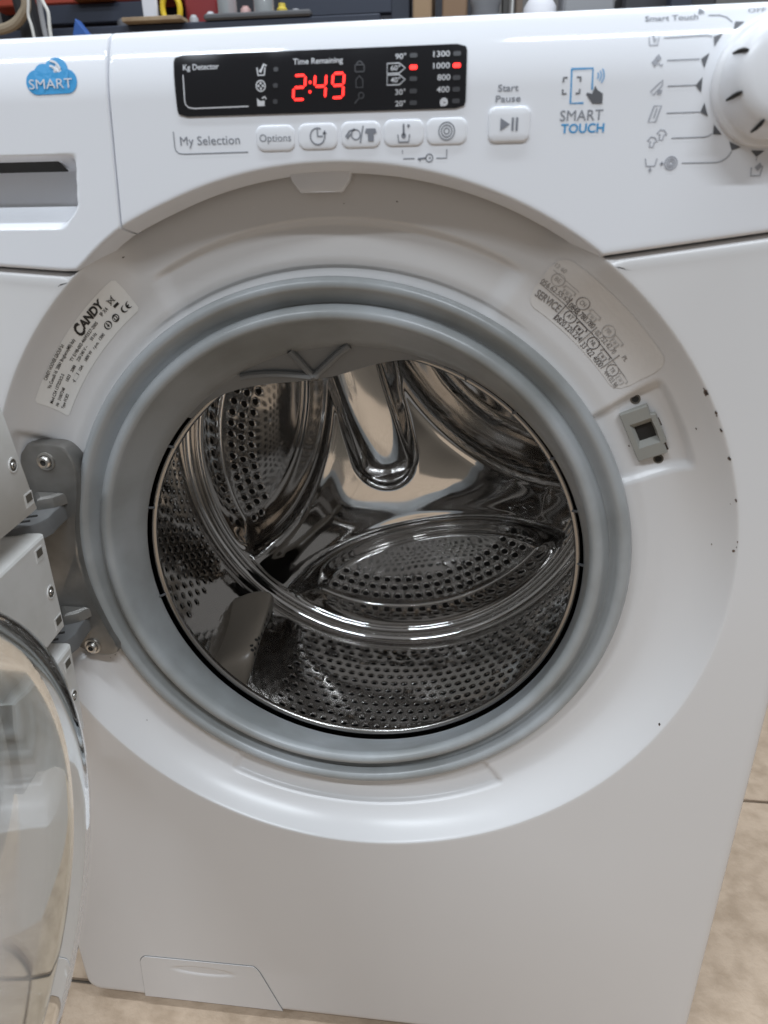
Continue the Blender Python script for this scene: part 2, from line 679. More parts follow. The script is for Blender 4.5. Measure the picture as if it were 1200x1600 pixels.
P = Print()
for s_, x, z, w, h in [('Kg Detector', -0.0736, 0.8265, 0.02, 0.0027), ('Time Remaining', -0.0093, 0.8272, 0.0268, 0.0027),
                       ('90°', 0.0348, 0.8277, 0.0057, 0.0025), ('60°', 0.0321, 0.8224, 0.0051, 0.0023), ('40°', 0.0321, 0.8169, 0.0051, 0.0023),
                       ('30°', 0.0347, 0.8113, 0.0055, 0.0025), ('20°', 0.0347, 0.806, 0.0055, 0.0025), ('1300', 0.0561, 0.8281, 0.0086, 0.0026),
                       ('1000', 0.0562, 0.8227, 0.0086, 0.0026), ('800', 0.0575, 0.8173, 0.0067, 0.0026), ('400', 0.0572, 0.8118, 0.0067, 0.0026)]:
    P.text(s_, x, z, w, h, bold=0.008, slant=0.0)
    P.cut('display_text', M_dispw, display, on_panel(0.0010))
P.stroke([(-0.0838, 0.8229), (-0.0841, 0.8110), (-0.0838, 0.8088), (-0.0822, 0.8073), (-0.0790, 0.8068), (-0.0484, 0.8070)], 0.0006)
P.cut('display_bracket', M_dispw, display, on_panel(0.0010))
for dz in (0.82225, 0.81695):
    P.stroke([(0.0277, dz + 0.0023), (0.0341, dz + 0.0023), (0.0372, dz), (0.0341, dz - 0.0023), (0.0277, dz - 0.0023)], 0.0005, closed=True)
    P.cut('display_frame', M_dispw, display, on_panel(0.0010))
# three little programme icons
x, z = -0.0403, 0.8240
P.stroke([(x - 0.0022, z + 0.001), (x - 0.0017, z - 0.0026), (x + 0.0017, z - 0.0026), (x + 0.0022, z + 0.001)], 0.0007)
P.stroke([(x - 0.0004, z - 0.0012), (x + 0.0016, z + 0.0026), (x + 0.0030, z + 0.0016)], 0.0009)
P.stroke([(x - 0.0012, z - 0.0006), (x + 0.0006, z - 0.0006)], 0.0006)
P.stroke([(x - 0.0003, z + 0.0003), (x - 0.0003, z - 0.0015)], 0.0006)
P.cut('display_symbol', M_dispw, display, on_panel(0.0010))
x, z = -0.0408, 0.8164
P.arc(x, z, 0.0025, 0, 360, 0.0006, n=20)
for a in (0, 90, 180, 270): P.disc(x + 0.0012 * cos(radians(a)), z + 0.0012 * sin(radians(a)), 0.0006)
P.cut('display_symbol', M_dispw, display, on_panel(0.0010))
x, z = -0.0412, 0.8091
P.poly([(x - 0.0022, z - 0.0022), (x + 0.0018, z - 0.0022), (x + 0.0020, z + 0.0004), (x - 0.0004, z + 0.0002), (x - 0.0022, z + 0.0016)])
P.stroke([(x + 0.0006, z + 0.0014), (x + 0.0022, z + 0.0022), (x + 0.0030, z + 0.0010)], 0.0007)
P.cut('display_symbol', M_dispw, display, on_panel(0.0010))
spiral_icon(P, 0.0579, 0.8059, 0.0021, 0.0006)
P.build('display_symbol', M_dispw, display, on_panel(0.0010))
P = Print()
x, z = 0.0131, 0.8239
P.stroke(rrect(x - 0.0024, x + 0.0024, z - 0.0026, z + 0.0006, 0.0004, 2), 0.0006, closed=True)
P.arc(x, z + 0.0006, 0.0016, 0, 180, 0.0006)
P.cut('unlit_symbol', M_dispd, display, on_panel(0.0010))
x, z = 0.0129, 0.8166
P.stroke([(x - 0.0018, z - 0.0026), (x + 0.0018, z - 0.0026), (x + 0.0018, z + 0.0010), (x, z + 0.0028), (x - 0.0018, z + 0.0010)], 0.0006, closed=True)
P.cut('unlit_symbol', M_dispd, display, on_panel(0.0010))
x, z = 0.0127, 0.8093
P.arc(x + 0.0010, z + 0.0010, 0.0014, 0, 360, 0.0006)
P.stroke([(x, z), (x - 0.0026, z - 0.0026)], 0.0007)
P.build('unlit_symbol', M_dispd, display, on_panel(0.0010))
# seven segment digits
SEG = {'2': 'abged', '4': 'fgbc', '9': 'abcdfg', '8': 'abcdefg'}


def digit(ch, x, z, w, h):
    P = Print()
    t = 0.00125
    hw, hh = w / 2, h / 2
    def sl(px, pz): return (x + px + 0.10 * pz, z + pz)
    g = 0.00035
    seg = {'a': ((-hw + g, hh), (hw - g, hh)), 'g': ((-hw + g, 0), (hw - g, 0)), 'd': ((-hw + g, -hh), (hw - g, -hh)),
           'f': ((-hw, g), (-hw, hh - g)), 'b': ((hw, g), (hw, hh - g)), 'e': ((-hw, -hh + g), (-hw, -g)), 'c': ((hw, -hh + g), (hw, -g))}
    for s_ in SEG[ch]:
        (ax, az), (bx, bz) = seg[s_]
        dx, dz = bx - ax, bz - az
        l = hypot(dx, dz)
        ux, uz = dx / l, dz / l
        nx, nz = -uz * t / 2, ux * t / 2
        e = t / 2
        q = [(ax, az), (ax + ux * e + nx, az + uz * e + nz), (bx - ux * e + nx, bz - uz * e + nz), (bx, bz),
             (bx - ux * e - nx, bz - uz * e - nz), (ax + ux * e - nx, az + uz * e - nz)]
        P.poly([sl(*p) for p in q][::-1])
    return P.build('digit', M_red, display, on_panel(0.0011))


digit('2', -0.01965, 0.8150, 0.0062, 0.0112)
digit('4', -0.00830, 0.8152, 0.0060, 0.0112)
digit('9', 0.00135, 0.8153, 0.0060, 0.0112)
P = Print()
P.disc(-0.01365, 0.8172, 0.0007)
P.disc(-0.01395, 0.8128, 0.0007)
P.build('colon', M_red, display, on_panel(0.0011))
LT = [(0.0415, z) for z in (0.8279, 0.8224, 0.8171, 0.8115, 0.8061)]
LS = [(0.0641, z) for z in (0.8279, 0.8225, 0.8169, 0.8116, 0.8063)]
LD = [(-0.0321, 0.8239), (-0.0327, 0.8163), (-0.0333, 0.8088)]
for i, (x, z) in enumerate(LT + LS + LD):
    P = Print()
    lit = i in (1, 6)
    wx = 0.0020 if i < 10 else 0.0013
    P.poly(rrect(x - wx, x + wx, z - 0.0011, z + 0.0011, 0.0008, 3))
    P.build('indicator_lamp', M_red if lit else M_dispd, display, on_panel(0.0011))

# ---- push buttons


def button(name, cx, cz, w, h, r, draw, proud=0.0009, mats=None):
    prof = [(0.0, -0.001), (0.0, proud * 0.45), (0.0005, proud * 0.8), (0.0014, proud), (0.004, proud + 0.0001)]
    V, F = [], []
    N = None
    for ins, hgt in prof:
        p = rrect(cx - w / 2 + ins, cx + w / 2 - ins, cz - h / 2 + ins, cz + h / 2 - ins, max(r - ins, 0.0006), 8)
        N = len(p)
        V += [(a, panel_y(c) - hgt, c) for a, c in p]
    for i in range(len(prof) - 1):
        for k in range(N):
            F.append((i * N + k, i * N + (k + 1) % N, (i + 1) * N + (k + 1) % N, (i + 1) * N + k))
    F.append(tuple((len(prof) - 1) * N + k for k in range(N)))
    o = link(name, V, F, M_panel, machine, sharp=60)
    P = Print()
    draw(P, cx, cz)
    P.build('button_print', mats or M_grey, o, lambda x, z: (x, panel_y(z) - proud - 0.00035, z))
    return o


def d_opt(P, x, z): P.text('Options', x, z + 0.0002, 0.0178, 0.0036, cap='O')


def d_clock(P, x, z):
    P.arc(x, z, 0.0040, 60, 390, 0.0007, n=22)
    P.stroke([(x, z + 0.0034), (x, z), (x + 0.0030, z)], 0.0008)
    P.poly([(x + 0.0028, z + 0.0010), (x + 0.0052, z + 0.0010), (x + 0.0040, z + 0.0030)])


def d_steam(P, x, z):
    P.arc(x - 0.0026, z, 0.0024, 0, 360, 0.0006, n=18)
    P.stroke([(x - 0.0082, z - 0.0010), (x - 0.0060, z + 0.0018), (x - 0.0030, z + 0.0026)], 0.0010)
    P.stroke([(x - 0.0076, z - 0.0018), (x - 0.0052, z + 0.0004)], 0.0009)
    P.stroke([(x - 0.0003, z - 0.0040), (x + 0.0015, z + 0.0042)], 0.0007)
    P.poly([(x + 0.0030, z + 0.0028), (x + 0.0024, z + 0.0006), (x + 0.0040, z + 0.0002), (x + 0.0040, z - 0.0034), (x + 0.0072, z - 0.0034),
            (x + 0.0072, z + 0.0002), (x + 0.0088, z + 0.0006), (x + 0.0082, z + 0.0028)][::-1])


def d_temp(P, x, z):
    P.stroke([(x - 0.0032, z - 0.0008), (x - 0.0027, z - 0.0044), (x + 0.0027, z - 0.0044), (x + 0.0032, z - 0.0008)], 0.0007)
    P.disc(x, z - 0.0014, 0.0013)
    P.stroke([(x, z - 0.0012), (x, z + 0.0042)], 0.0010)
    P.disc(x + 0.0026, z + 0.0032, 0.0008)


def d_spin(P, x, z):
    P.arc(x, z, 0.0042, 0, 360, 0.0006, n=24)
    P.arc(x, z, 0.0028, 0, 360, 0.0006, n=20)
    P.arc(x, z, 0.0014, 0, 360, 0.0006, n=14)


for (cx, cz), d in zip([(-0.0347, 0.7913), (-0.0109, 0.7916), (0.0129, 0.7919), (0.0364, 0.7922), (0.0595, 0.7924)],
                       (d_opt, d_clock, d_steam, d_temp, d_spin)):
    button('option_button', cx, cz, 0.0216, 0.0128, 0.0042, d)


def d_play(P, x, z):
    P.poly([(x - 0.0046, z - 0.0030), (x + 0.0004, z), (x - 0.0046, z + 0.0030)])
    P.poly([(x + 0.0012, z - 0.0031), (x + 0.0024, z - 0.0031), (x + 0.0024, z + 0.0031), (x + 0.0012, z + 0.0031)])
    P.poly([(x + 0.0034, z - 0.0031), (x + 0.0046, z - 0.0031), (x + 0.0046, z + 0.0031), (x + 0.0034, z + 0.0031)])


button('start_button', 0.0924, 0.7947, 0.0218, 0.0168, 0.0038, d_play, proud=0.0015, mats=M_grey)

# ---- print on the control panel
P = Print()
P.text('My Selection', -0.0724, 0.7912, 0.0345, 0.0043, cap='M')
P.cut('printed_word', M_grey, control, on_panel(0.0003))
P.stroke([(-0.0930, 0.7960), (-0.0932, 0.7885), (-0.0928, 0.7865), (-0.0912, 0.7851), (-0.0880, 0.7847), (-0.0509, 0.7849)], 0.0005)
P.cut('printed_line', M_grey, control, on_panel(0.0003))
P.stroke([(0.0356, 0.7840), (0.0356, 0.7822)], 0.0004)
P.stroke([(0.036, 0.7797), (0.0423, 0.7797)], 0.0005)
P.stroke([(0.0542, 0.7796), (0.0597, 0.7796), (0.0597, 0.7839)], 0.0005)
P.cut('printed_line', M_grey, control, on_panel(0.0003))
P.arc(0.0503, 0.7798, 0.0019, 0, 360, 0.0006, n=16)
P.stroke([(0.0486, 0.7798), (0.0440, 0.7794)], 0.0009)
P.stroke([(0.0452, 0.7794), (0.0452, 0.7782)], 0.0007)
P.disc(0.0506, 0.7798, 0.0005)
P.cut('key_symbol', M_grey, control, on_panel(0.0003))
P.text('Start', 0.0911, 0.8116, 0.0106, 0.0030, cap='S', bold=0.008)
P.cut('printed_word', M_grey, control, on_panel(0.0003))
P.text('Pause', 0.0913, 0.8067, 0.0129, 0.0030, cap='P', bold=0.008)
P.cut('printed_word', M_grey, control, on_panel(0.0003))
P.text('SMART', 0.1296, 0.7980, 0.0219, 0.0048)
P.cut('printed_word', M_grey, control, on_panel(0.0003))
P.text('Smart Touch', 0.1705, 0.8404, 0.0256, 0.0024, cap='S', bold=0.012)
P.cut('printed_word', M_grey, control, on_panel(0.0003))
for r in (0.0012, 0.0021, 0.0030): P.arc(0.1832, 0.8408, r, 20, 85, 0.0005, n=6)
P.cut('wave_symbol', M_grey, control, on_panel(0.0003))
P.text('OFF', 0.2111, 0.8422, 0.0083, 0.0019)
P.cut('printed_word', M_grey, control, on_panel(0.0003))
for line in ([(0.1882, 0.8408), (0.1936, 0.8406), (0.1971, 0.8394), (0.1996, 0.8372)], [(0.1672, 0.8313), (0.1879, 0.8317), (0.1904, 0.8310)],
             [(0.1696, 0.8212), (0.1853, 0.8213)], [(0.1712, 0.8098), (0.185, 0.8099)], [(0.1723, 0.7978), (0.189, 0.7979)],
             [(0.1765, 0.7863), (0.1928, 0.7864), (0.1948, 0.7868), (0.1964, 0.7879)],
             [(0.1834, 0.7745), (0.2005, 0.7744), (0.2030, 0.7749), (0.2050, 0.7760), (0.2066, 0.7776), (0.2076, 0.7796)]):
    P.stroke(line, 0.0004)
    P.cut('pointer_line', M_grey, control, on_panel(0.0003))
# small programme icons left of the knob
P = Print()
x, z = 0.1624, 0.8307                             # tub with a hand
P.stroke([(x - 0.0024, z + 0.0012), (x - 0.0019, z - 0.0024), (x + 0.0019, z - 0.0024), (x + 0.0024, z + 0.0012)], 0.0006)
P.stroke([(x - 0.0006, z + 0.0024), (x + 0.0004, z - 0.0010), (x + 0.0012, z + 0.0004)], 0.0009)
P.cut('program_symbol', M_lgrey, control, on_panel(0.0003))
x, z = 0.1646, 0.8214                             # yarn skein
P.poly([(x - 0.0026, z - 0.0008), (x - 0.0008, z - 0.0028), (x + 0.0006, z - 0.0012), (x - 0.0010, z + 0.0008)])
P.poly([(x - 0.0010, z + 0.0012), (x + 0.0006, z - 0.0006), (x + 0.0022, z + 0.0008), (x + 0.0006, z + 0.0028)])
P.stroke([(x + 0.0006, z - 0.0012), (x + 0.0022, z - 0.0024), (x + 0.0032, z - 0.0018)], 0.0005)
P.cut('program_symbol', M_lgrey, control, on_panel(0.0003))
x, z = 0.1659, 0.8094                             # bottle
P.stroke([(x - 0.0028, z - 0.0018), (x - 0.0012, z - 0.0034), (x + 0.0026, z + 0.0008), (x + 0.0028, z + 0.0032), (x + 0.0006, z + 0.0014)], 0.0006, closed=True)
P.poly([(x + 0.0006, z - 0.0030), (x + 0.0026, z - 0.0030), (x + 0.0030, z - 0.0012), (x + 0.0010, z - 0.0010)])
P.cut('program_symbol', M_lgrey, control, on_panel(0.0003))
x, z = 0.1666, 0.7976                             # garment bag
P.stroke([(x - 0.0028, z - 0.0036), (x + 0.0008, z - 0.0036), (x + 0.0028, z + 0.0036), (x - 0.0008, z + 0.0036)], 0.0007, closed=True)
P.stroke([(x - 0.0003, z - 0.0018), (x + 0.0008, z + 0.0026)], 0.0006)
P.cut('program_symbol', M_lgrey, control, on_panel(0.0003))
x, z = 0.1691, 0.7865                             # two shirts
for ox, oz in ((-0.0022, -0.0016), (0.0022, 0.0016)):
    P.stroke([(x + ox - 0.0024, z + oz + 0.0004), (x + ox - 0.0008, z + oz + 0.0022), (x + ox + 0.0012, z + oz + 0.0018), (x + ox + 0.0026, z + oz),
              (x + ox + 0.0012, z + oz - 0.0004), (x + ox + 0.0008, z + oz - 0.0026), (x + ox - 0.0010, z + oz - 0.0024), (x + ox - 0.0008, z + oz)], 0.0006, closed=True)
P.cut('program_symbol', M_lgrey, control, on_panel(0.0003))
x, z = 0.1676, 0.7744                             # drain tub, plus, spin
P.stroke([(x - 0.0030, z + 0.0026), (x - 0.0022, z - 0.0010), (x + 0.0022, z - 0.0010), (x + 0.0030, z + 0.0026)], 0.0006)
P.stroke([(x, z - 0.0012), (x, z - 0.0030)], 0.0006)
P.poly([(x - 0.0010, z - 0.0026), (x, z - 0.0042), (x + 0.0010, z - 0.0026)])
P.cut('program_symbol', M_lgrey, control, on_panel(0.0003))
P.stroke([(0.1722, 0.7744), (0.1744, 0.7744)], 0.0006)
P.stroke([(0.1733, 0.7755), (0.1733, 0.7733)], 0.0006)
P.cut('program_symbol', M_lgrey, control, on_panel(0.0003))
for r in (0.0010, 0.0020, 0.0031): P.arc(0.1779, 0.7746, r, 0, 360, 0.0006, n=18)
P.cut('program_symbol', M_lgrey, control, on_panel(0.0003))
x, z = 0.2216, 0.7708                             # pouring basin
P.stroke([(x - 0.0028, z + 0.0010), (x - 0.0024, z - 0.0030), (x + 0.0022, z - 0.0030), (x + 0.0028, z + 0.0016)], 0.0006)
P.poly([(x - 0.0012, z + 0.0010), (x + 0.0006, z - 0.0008), (x + 0.0024, z + 0.0014), (x + 0.0012, z + 0.0032)])
P.stroke([(0.2207, 0.7766), (0.2207, 0.7748)], 0.0004)
P.build('program_symbol', M_lgrey, control, on_panel(0.0003))
# arrow heads round the knob
KX, KZ = 0.2215, 0.8118
P = Print()
for x, z in [(0.2019, 0.8361), (0.1924, 0.8301), (0.1875, 0.8209), (0.1865, 0.8099), (0.1905, 0.7984), (0.1981, 0.7887), (0.2082, 0.7814), (0.2205, 0.7782)]:
    dx, dz = x - KX, z - KZ
    l = hypot(dx, dz)
    ux, uz = dx / l, dz / l
    q = [(x + ux * 0.0016, z + uz * 0.0016), (x - ux * 0.0014 - uz * 0.0034, z - uz * 0.0014 + ux * 0.0034), (x - ux * 0.0014 + uz * 0.0034, z - uz * 0.0014 - ux * 0.0034)]
    P.poly(q)
    P.cut('printed_arrow', M_dgrey, control, on_panel(0.0003))
# phone and hand emblem
P = Print()
P.stroke([(0.1232, 0.8190), (0.1334, 0.8190), (0.1338, 0.8095)], 0.0008, 0)
P.stroke([(0.1228, 0.8194), (0.1234, 0.8036), (0.1300, 0.8036)], 0.0008, 0)
P.cut('phone_emblem', M_blue, control, on_panel(0.0003))
P.text('TOUCH', 0.1307, 0.7921, 0.0221, 0.0042, 0, bold=0.02)
P.cut('printed_word', M_blue, control, on_panel(0.0003))
for r in (0.0022, 0.0036, 0.0050): P.arc(0.1342, 0.8155, r, -38, 38, 0.0005, 0, n=8)
for (x, z, sx, sz) in ((0.1190, 0.8152, 1, -1), (0.1190, 0.8080, 1, 1), (0.1276, 0.8152, -1, -1), (0.1276, 0.8080, -1, 1)):
    P.stroke([(x, z + sz * 0.0020), (x, z), (x + sx * 0.0020, z)], 0.0008, 1)
P.poly([(0.1352, 0.8112), (0.1366, 0.8092), (0.1394, 0.8076), (0.1396, 0.8030), (0.1346, 0.8032), (0.1310, 0.8074), (0.1316, 0.8082), (0.1340, 0.8076)][::-1], 1)
P.build('touch_emblem', [M_blue, M_dgrey], control, on_panel(0.0003))
# cloud emblem on the drawer
P = Print()
for x, z, r, sx in ((-0.1690, 0.8222, 0.0062, 1.0), (-0.1650, 0.8262, 0.0052, 1.0), (-0.1573, 0.8268, 0.0074, 1.0), (-0.1512, 0.8222, 0.0060, 1.0)):
    P.disc(x, z, r, 0, 28, sx)
P.poly([(-0.1690, 0.8160), (-0.1512, 0.8162), (-0.1512, 0.8270), (-0.1690, 0.8262)])
cloud = P.build('cloud_emblem', M_blue, drawer, on_panel(0.0003))
P = Print()
P.text('SMART', -0.1607, 0.8212, 0.0255, 0.0047, bold=0.0)
for r in (0.0042, 0.0068): P.arc(-0.1608, 0.8258, r, 22, 88, 0.0011, n=10)
P.build('cloud_lettering', M_dispw, drawer, on_panel(0.0007))

# ---- programme knob
b = MB()
prof = [(0.0300, -0.002), (0.0300, 0.0022), (0.0292, 0.0034), (0.0276, 0.0038), (0.0270, 0.0042), (0.0266, 0.006), (0.0256, 0.013), (0.0242, 0.018), (0.0218, 0.0212), (0.017, 0.0226), (0.009, 0.0231), (0.0, 0.0232)]
tilt = Matrix.Rotation(radians(-4), 4, 'X')
KM = facing(KX + 0.001, 0.0010, KZ - 0.001) @ tilt
b.lathe(prof, KM, 72)
knob = b.build('program_knob', M_knob, machine, sharp=50)
b = MB()
for a in range(8):
    t = radians(22 + a * 45)
    ring = []
    for r, h in ((0.0262, 0.0102), (0.0252, 0.0155), (0.0240, 0.0190), (0.0226, 0.0212)):
        ring.append(KM @ Vector(((r + 0.0001) * cos(t), (r + 0.0001) * sin(t), h)))
    b.tube(ring, [0.0005, 0.0010, 0.0011, 0.0006], 6)
b.build('knob_marks', M_hole, knob)

# ------------------------------------------------------------------ labels in the dish


def on_dish(th0, th1, t0, t1, off):
    return lambda u, v: tuple(dish_pt(t0 + (t1 - t0) * v, th0 + (th1 - th0) * u, off))


def label_patch(name, th0, th1, t0, t1, material, ru, rv, off):
    """patch on the dish with rounded corners"""
    V, F = [], []
    nu, nv = 60, 22
    mp = on_dish(th0, th1, t0, t1, off)
    for i in range(nu + 1):
        u = i / nu
        du = min(u, 1 - u)
        ins = 0 if du >= ru else rv * (1 - sqrt(max(0, 1 - (1 - du / ru) ** 2)))
        for k in range(nv + 1):
            V.append(mp(u, ins + (1 - 2 * ins) * k / nv))
    for i in range(nu):
        for k in range(nv):
            a = i * (nv + 1) + k
            F.append((a, a + 1, a + nv + 2, a + nv + 1))
    return link(name, V, F, material, machine)


RL = (151.3, 126.0, 0.235, 0.63)
rating = label_patch('rating_label', *RL, M_label, 0.015, 0.06, 0.0003)
P = Print()


def rt(s_, u0, u1, v, h=0.085, mi=0, bold=0.01, slant=0.0, cap='H'):
    P.text(s_, (u0 + u1) / 2, -v, u1 - u0, h, mi, bold, slant, cap)


# (u along the label, -v up)
rt('C', 0.565, 0.625, 0.185, 0.30, bold=0.04, slant=0.06, cap='C')
rt('ANDY', 0.622, 0.838, 0.185, 0.21, bold=0.045, slant=0.06)
rt('IP X4', 0.765, 0.83, 0.385, 0.10)
rt('CANDY HOOVER GROUP Srl', 0.175, 0.45, 0.060, 0.085)
rt('Via Comolli 16  20861 Brugherio(MB) Italy', 0.128, 0.523, 0.212, 0.085)
rt('Mod CS4 1372D3/2-S', 0.033, 0.266, 0.40, 0.085)
rt('TY E198-002-46092527-2005', 0.377, 0.711, 0.425, 0.085)
rt('Nr  31007248', 0.033, 0.179, 0.57, 0.085)
rt('1823', 0.235, 0.285, 0.565, 0.085)
rt('2088', 0.312, 0.365, 0.57, 0.085)
rt('220-240 V ~', 0.405, 0.535, 0.575, 0.085)
rt('50 Hz', 0.585, 0.648, 0.572, 0.085)
rt('Type FCIE2', 0.033, 0.152, 0.74, 0.085)
rt('10A', 0.355, 0.40, 0.75, 0.085)
rt('1800 W', 0.44, 0.525, 0.75, 0.085)
rt('r.p.m.', 0.55, 0.61, 0.757, 0.085)
rt('1300', 0.63, 0.682, 0.75, 0.085)
P.stroke([(0.268, -0.70), (0.325, -0.70), (0.325, -0.80), (0.268, -0.80)], 0.006, closed=True)
P.stroke([(0.255, -0.75), (0.268, -0.75)], 0.02)
P.poly([(0.868, -0.53), (0.912, -0.53), (0.912, -0.46), (0.868, -0.46)])
P.stroke([(0.872, -0.40), (0.868, -0.28), (0.905, -0.28), (0.900, -0.40)], 0.006, closed=True)
P.stroke([(0.862, -0.42), (0.912, -0.24)], 0.007)
P.stroke([(0.862, -0.25), (0.910, -0.40)], 0.007)
P.arc(0.916, -0.715, 0.085, 70, 290, 0.014, n=14, sx=0.25)
P.arc(0.960, -0.715, 0.085, 70, 290, 0.014, n=14, sx=0.25)
P.stroke([(0.943, -0.715), (0.958, -0.715)], 0.035)
P.arc(0.749, -0.692, 0.10, 0, 360, 0.010, n=24, sx=0.26)
P.poly([(0.737, -0.69), (0.749, -0.755), (0.761, -0.69)])
P.stroke([(0.749, -0.62), (0.749, -0.70)], 0.008)
P.disc(0.825, -0.714, 0.105, 0, 24, 0.26)
P.build('label_print', M_blk, rating, lambda u, w: on_dish(*RL, 0.0006)(u, -w))
P = Print()
for k in (-0.008, 0.007):
    P.arc(0.825 + k, -0.714, 0.045, 0, 360, 0.006, n=12, sx=0.24)
P.build('certification_mark', M_label, rating, lambda u, w: on_dish(*RL, 0.0008)(u, -w))

SL = (58.0, 36.0, 0.17, 0.70)
service = label_patch('service_label', *SL, M_label2, 0.10, 0.30, 0.0003)
P = Print()
vs = 0.48 / 0.53                                  # measured against the narrower patch


def st(s_, u0, u1, v, h=0.105, mi=0, bold=0.0): P.text(s_, (u0 + u1) / 2, -v * vs, u1 - u0, h * vs, mi, bold)


def cir(s_, u, v, mi, r=0.105):
    P.arc(u, -v * vs, r, 0, 360, 0.007, mi, n=22, sx=0.42)
    st(s_, u - 0.022, u + 0.022, v, 0.085, mi)


def tel(u, v, mi):
    P.stroke([(u - 0.030, -(v - 0.02) * vs), (u - 0.030, -(v + 0.075) * vs), (u + 0.030, -(v + 0.075) * vs), (u + 0.030, -(v - 0.02) * vs)], 0.010, mi, True)
    P.stroke([(u - 0.046, -(v - 0.03) * vs), (u - 0.040, -(v - 0.085) * vs), (u + 0.040, -(v - 0.085) * vs), (u + 0.046, -(v - 0.03) * vs)], 0.012, mi)
    P.stroke([(u - 0.010, -(v + 0.02) * vs), (u + 0.010, -(v + 0.02) * vs)], 0.04, mi)


st('SERVICE', 0.035, 0.238, 0.83, 0.145, 1, 0.015)
st('056.62.55.62', 0.012, 0.248, 0.60, 0.10, 1)
st('0820.220.224', 0.256, 0.505, 0.985, 0.115, 0)
cir('AT', 0.331, 0.81, 0)
tel(0.440, 0.845, 0)
st('0848.780.780', 0.266, 0.497, 0.64, 0.11, 0)
cir('NL', 0.584, 0.855, 0)
tel(0.705, 0.87, 1)
st('33 422 4000', 0.532, 0.756, 1.015, 0.115, 0)
cir('CH', 0.325, 0.47, 1)
tel(0.436, 0.52, 2)
st('02.752.42.70', 0.532, 0.735, 0.665, 0.10, 1)
cir('TR', 0.832, 0.90, 1)
tel(0.926, 0.87, 2)
st('444.03.98', 0.806, 0.955, 1.02, 0.10, 1)
cir('BE', 0.095, 0.42, 2)
tel(0.200, 0.50, 2)
cir('FR', 0.585, 0.50, 2)
tel(0.675, 0.53, 2)
st('PL', 0.79, 0.83, 0.58, 0.08, 1)
st('12 60', 0.02, 0.10, 0.22, 0.08, 2)
for p, mi in (([(0.012, 0.655), (0.25, 0.70)], 1), ([(0.258, 0.71), (0.50, 0.755)], 0), ([(0.50, 0.745), (0.762, 0.775)], 0),
              ([(0.252, 0.52), (0.252, 1.05)], 0), ([(0.512, 0.60), (0.512, 1.05)], 1), ([(0.768, 0.62), (0.768, 1.06)], 1),
              ([(0.03, 0.32), (0.25, 0.36)], 2), ([(0.768, 0.78), (0.93, 0.78)], 1)):
    P.stroke([(a, -c * vs) for a, c in p], 0.006 if p[0][0] == p[1][0] else 0.011, mi)
P.build('label_print', [mat('brown_print', (0.085, 0.072, 0.07), 0.6), mat('thin_print', (0.24, 0.22, 0.21), 0.6), mat('ghost_print', (0.46, 0.44, 0.425), 0.6)], service, lambda u, w: on_dish(*SL, 0.0006)(u, -w))

# ------------------------------------------------------------------ door lock
lc = Vector((0.1925, 0.0, 0.6178))
la = radians(27)                                  # turned with the circle
LX = Vector((cos(la), 0, sin(la)))                # outward
LZ = Vector((-sin(la), 0, cos(la)))
tl_, thl = dish_t(lc.x, lc.z)
ly = dish_y(tl_, thl)
# plane that follows the slope of the dish
slope = (dish_y(tl_ - 0.15, thl) - dish_y(tl_ + 0.15, thl)) / (0.3 * (RIM - RG))
LX3 = Vector((LX.x, slope, LX.z)).normalized()
LN = LX3.cross(LZ).normalized()
if LN.y > 0: LN = -LN
LM = Matrix(((LX3.x, LZ.x, LN.x, lc.x), (LX3.y, LZ.y, LN.y, ly), (LX3.z, LZ.z, LN.z, lc.z), (0, 0, 0, 1)))
b = MB()
# frame of the lock mouth: outer edge, raised face, funnel into the slot
outl = [(-0.0105, -0.0180), (0.0085, -0.0180), (0.0085, -0.0110), (0.0105, -0.0105), (0.0105, 0.0105), (0.0075, 0.0115), (0.0075, 0.0180), (-0.0105, 0.0180)]
rings = [(outl, -0.002), (outl, 0.0042), ([(x * 0.95, y * 0.96) for x, y in outl], 0.0050)]
inn = [(-0.0070, -0.0090), (0.0072, -0.0090), (0.0074, -0.0030), (0.0076, -0.0028), (0.0076, 0.0028), (0.0074, 0.0030), (0.0072, 0.0090), (-0.0070, 0.0090)]
slo = [(-0.0052, -0.0052), (0.0058, -0.0052), (0.0059, -0.002), (0.0060, -0.0018), (0.0060, 0.0018), (0.0059, 0.002), (0.0058, 0.0052), (-0.0052, 0.0052)]
rings += [(inn, 0.0050), (slo, 0.0010)]
V = [LM @ Vector((x, y, h)) for ring, h in rings for x, y in ring]
F = []
for i in range(len(rings) - 1):
    for k in range(8):
        F.append((i * 8 + k, i * 8 + (k + 1) % 8, (i + 1) * 8 + (k + 1) % 8, (i + 1) * 8 + k))
lock = link('door_lock', V, F, M_lock, machine, sharp=20)
b = MB()
b.prism(slo, 0.0003, LM @ Matrix.Translation((0, 0, 0.0008)))
b.build('catch_slot', M_hole, lock, smooth=False)
b = MB()
b.prism([(0.0080, -0.0175), (0.0095, -0.0175), (0.0095, -0.0115), (0.0080, -0.0115)], 0.0007, LM)
b.prism([(0.0100, 0.0000), (0.0128, 0.0010), (0.0120, 0.0036), (0.0135, 0.0040), (0.0110, 0.0062), (0.0100, 0.0060)], 0.0006, LM)
b.build('cutout_edge', M_rust, lock, smooth=False)


def on_lock(x, z, off=0.0):
    t, th = dish_t(x, z)
    return Vector((x, dish_y(t, th) - off, z))


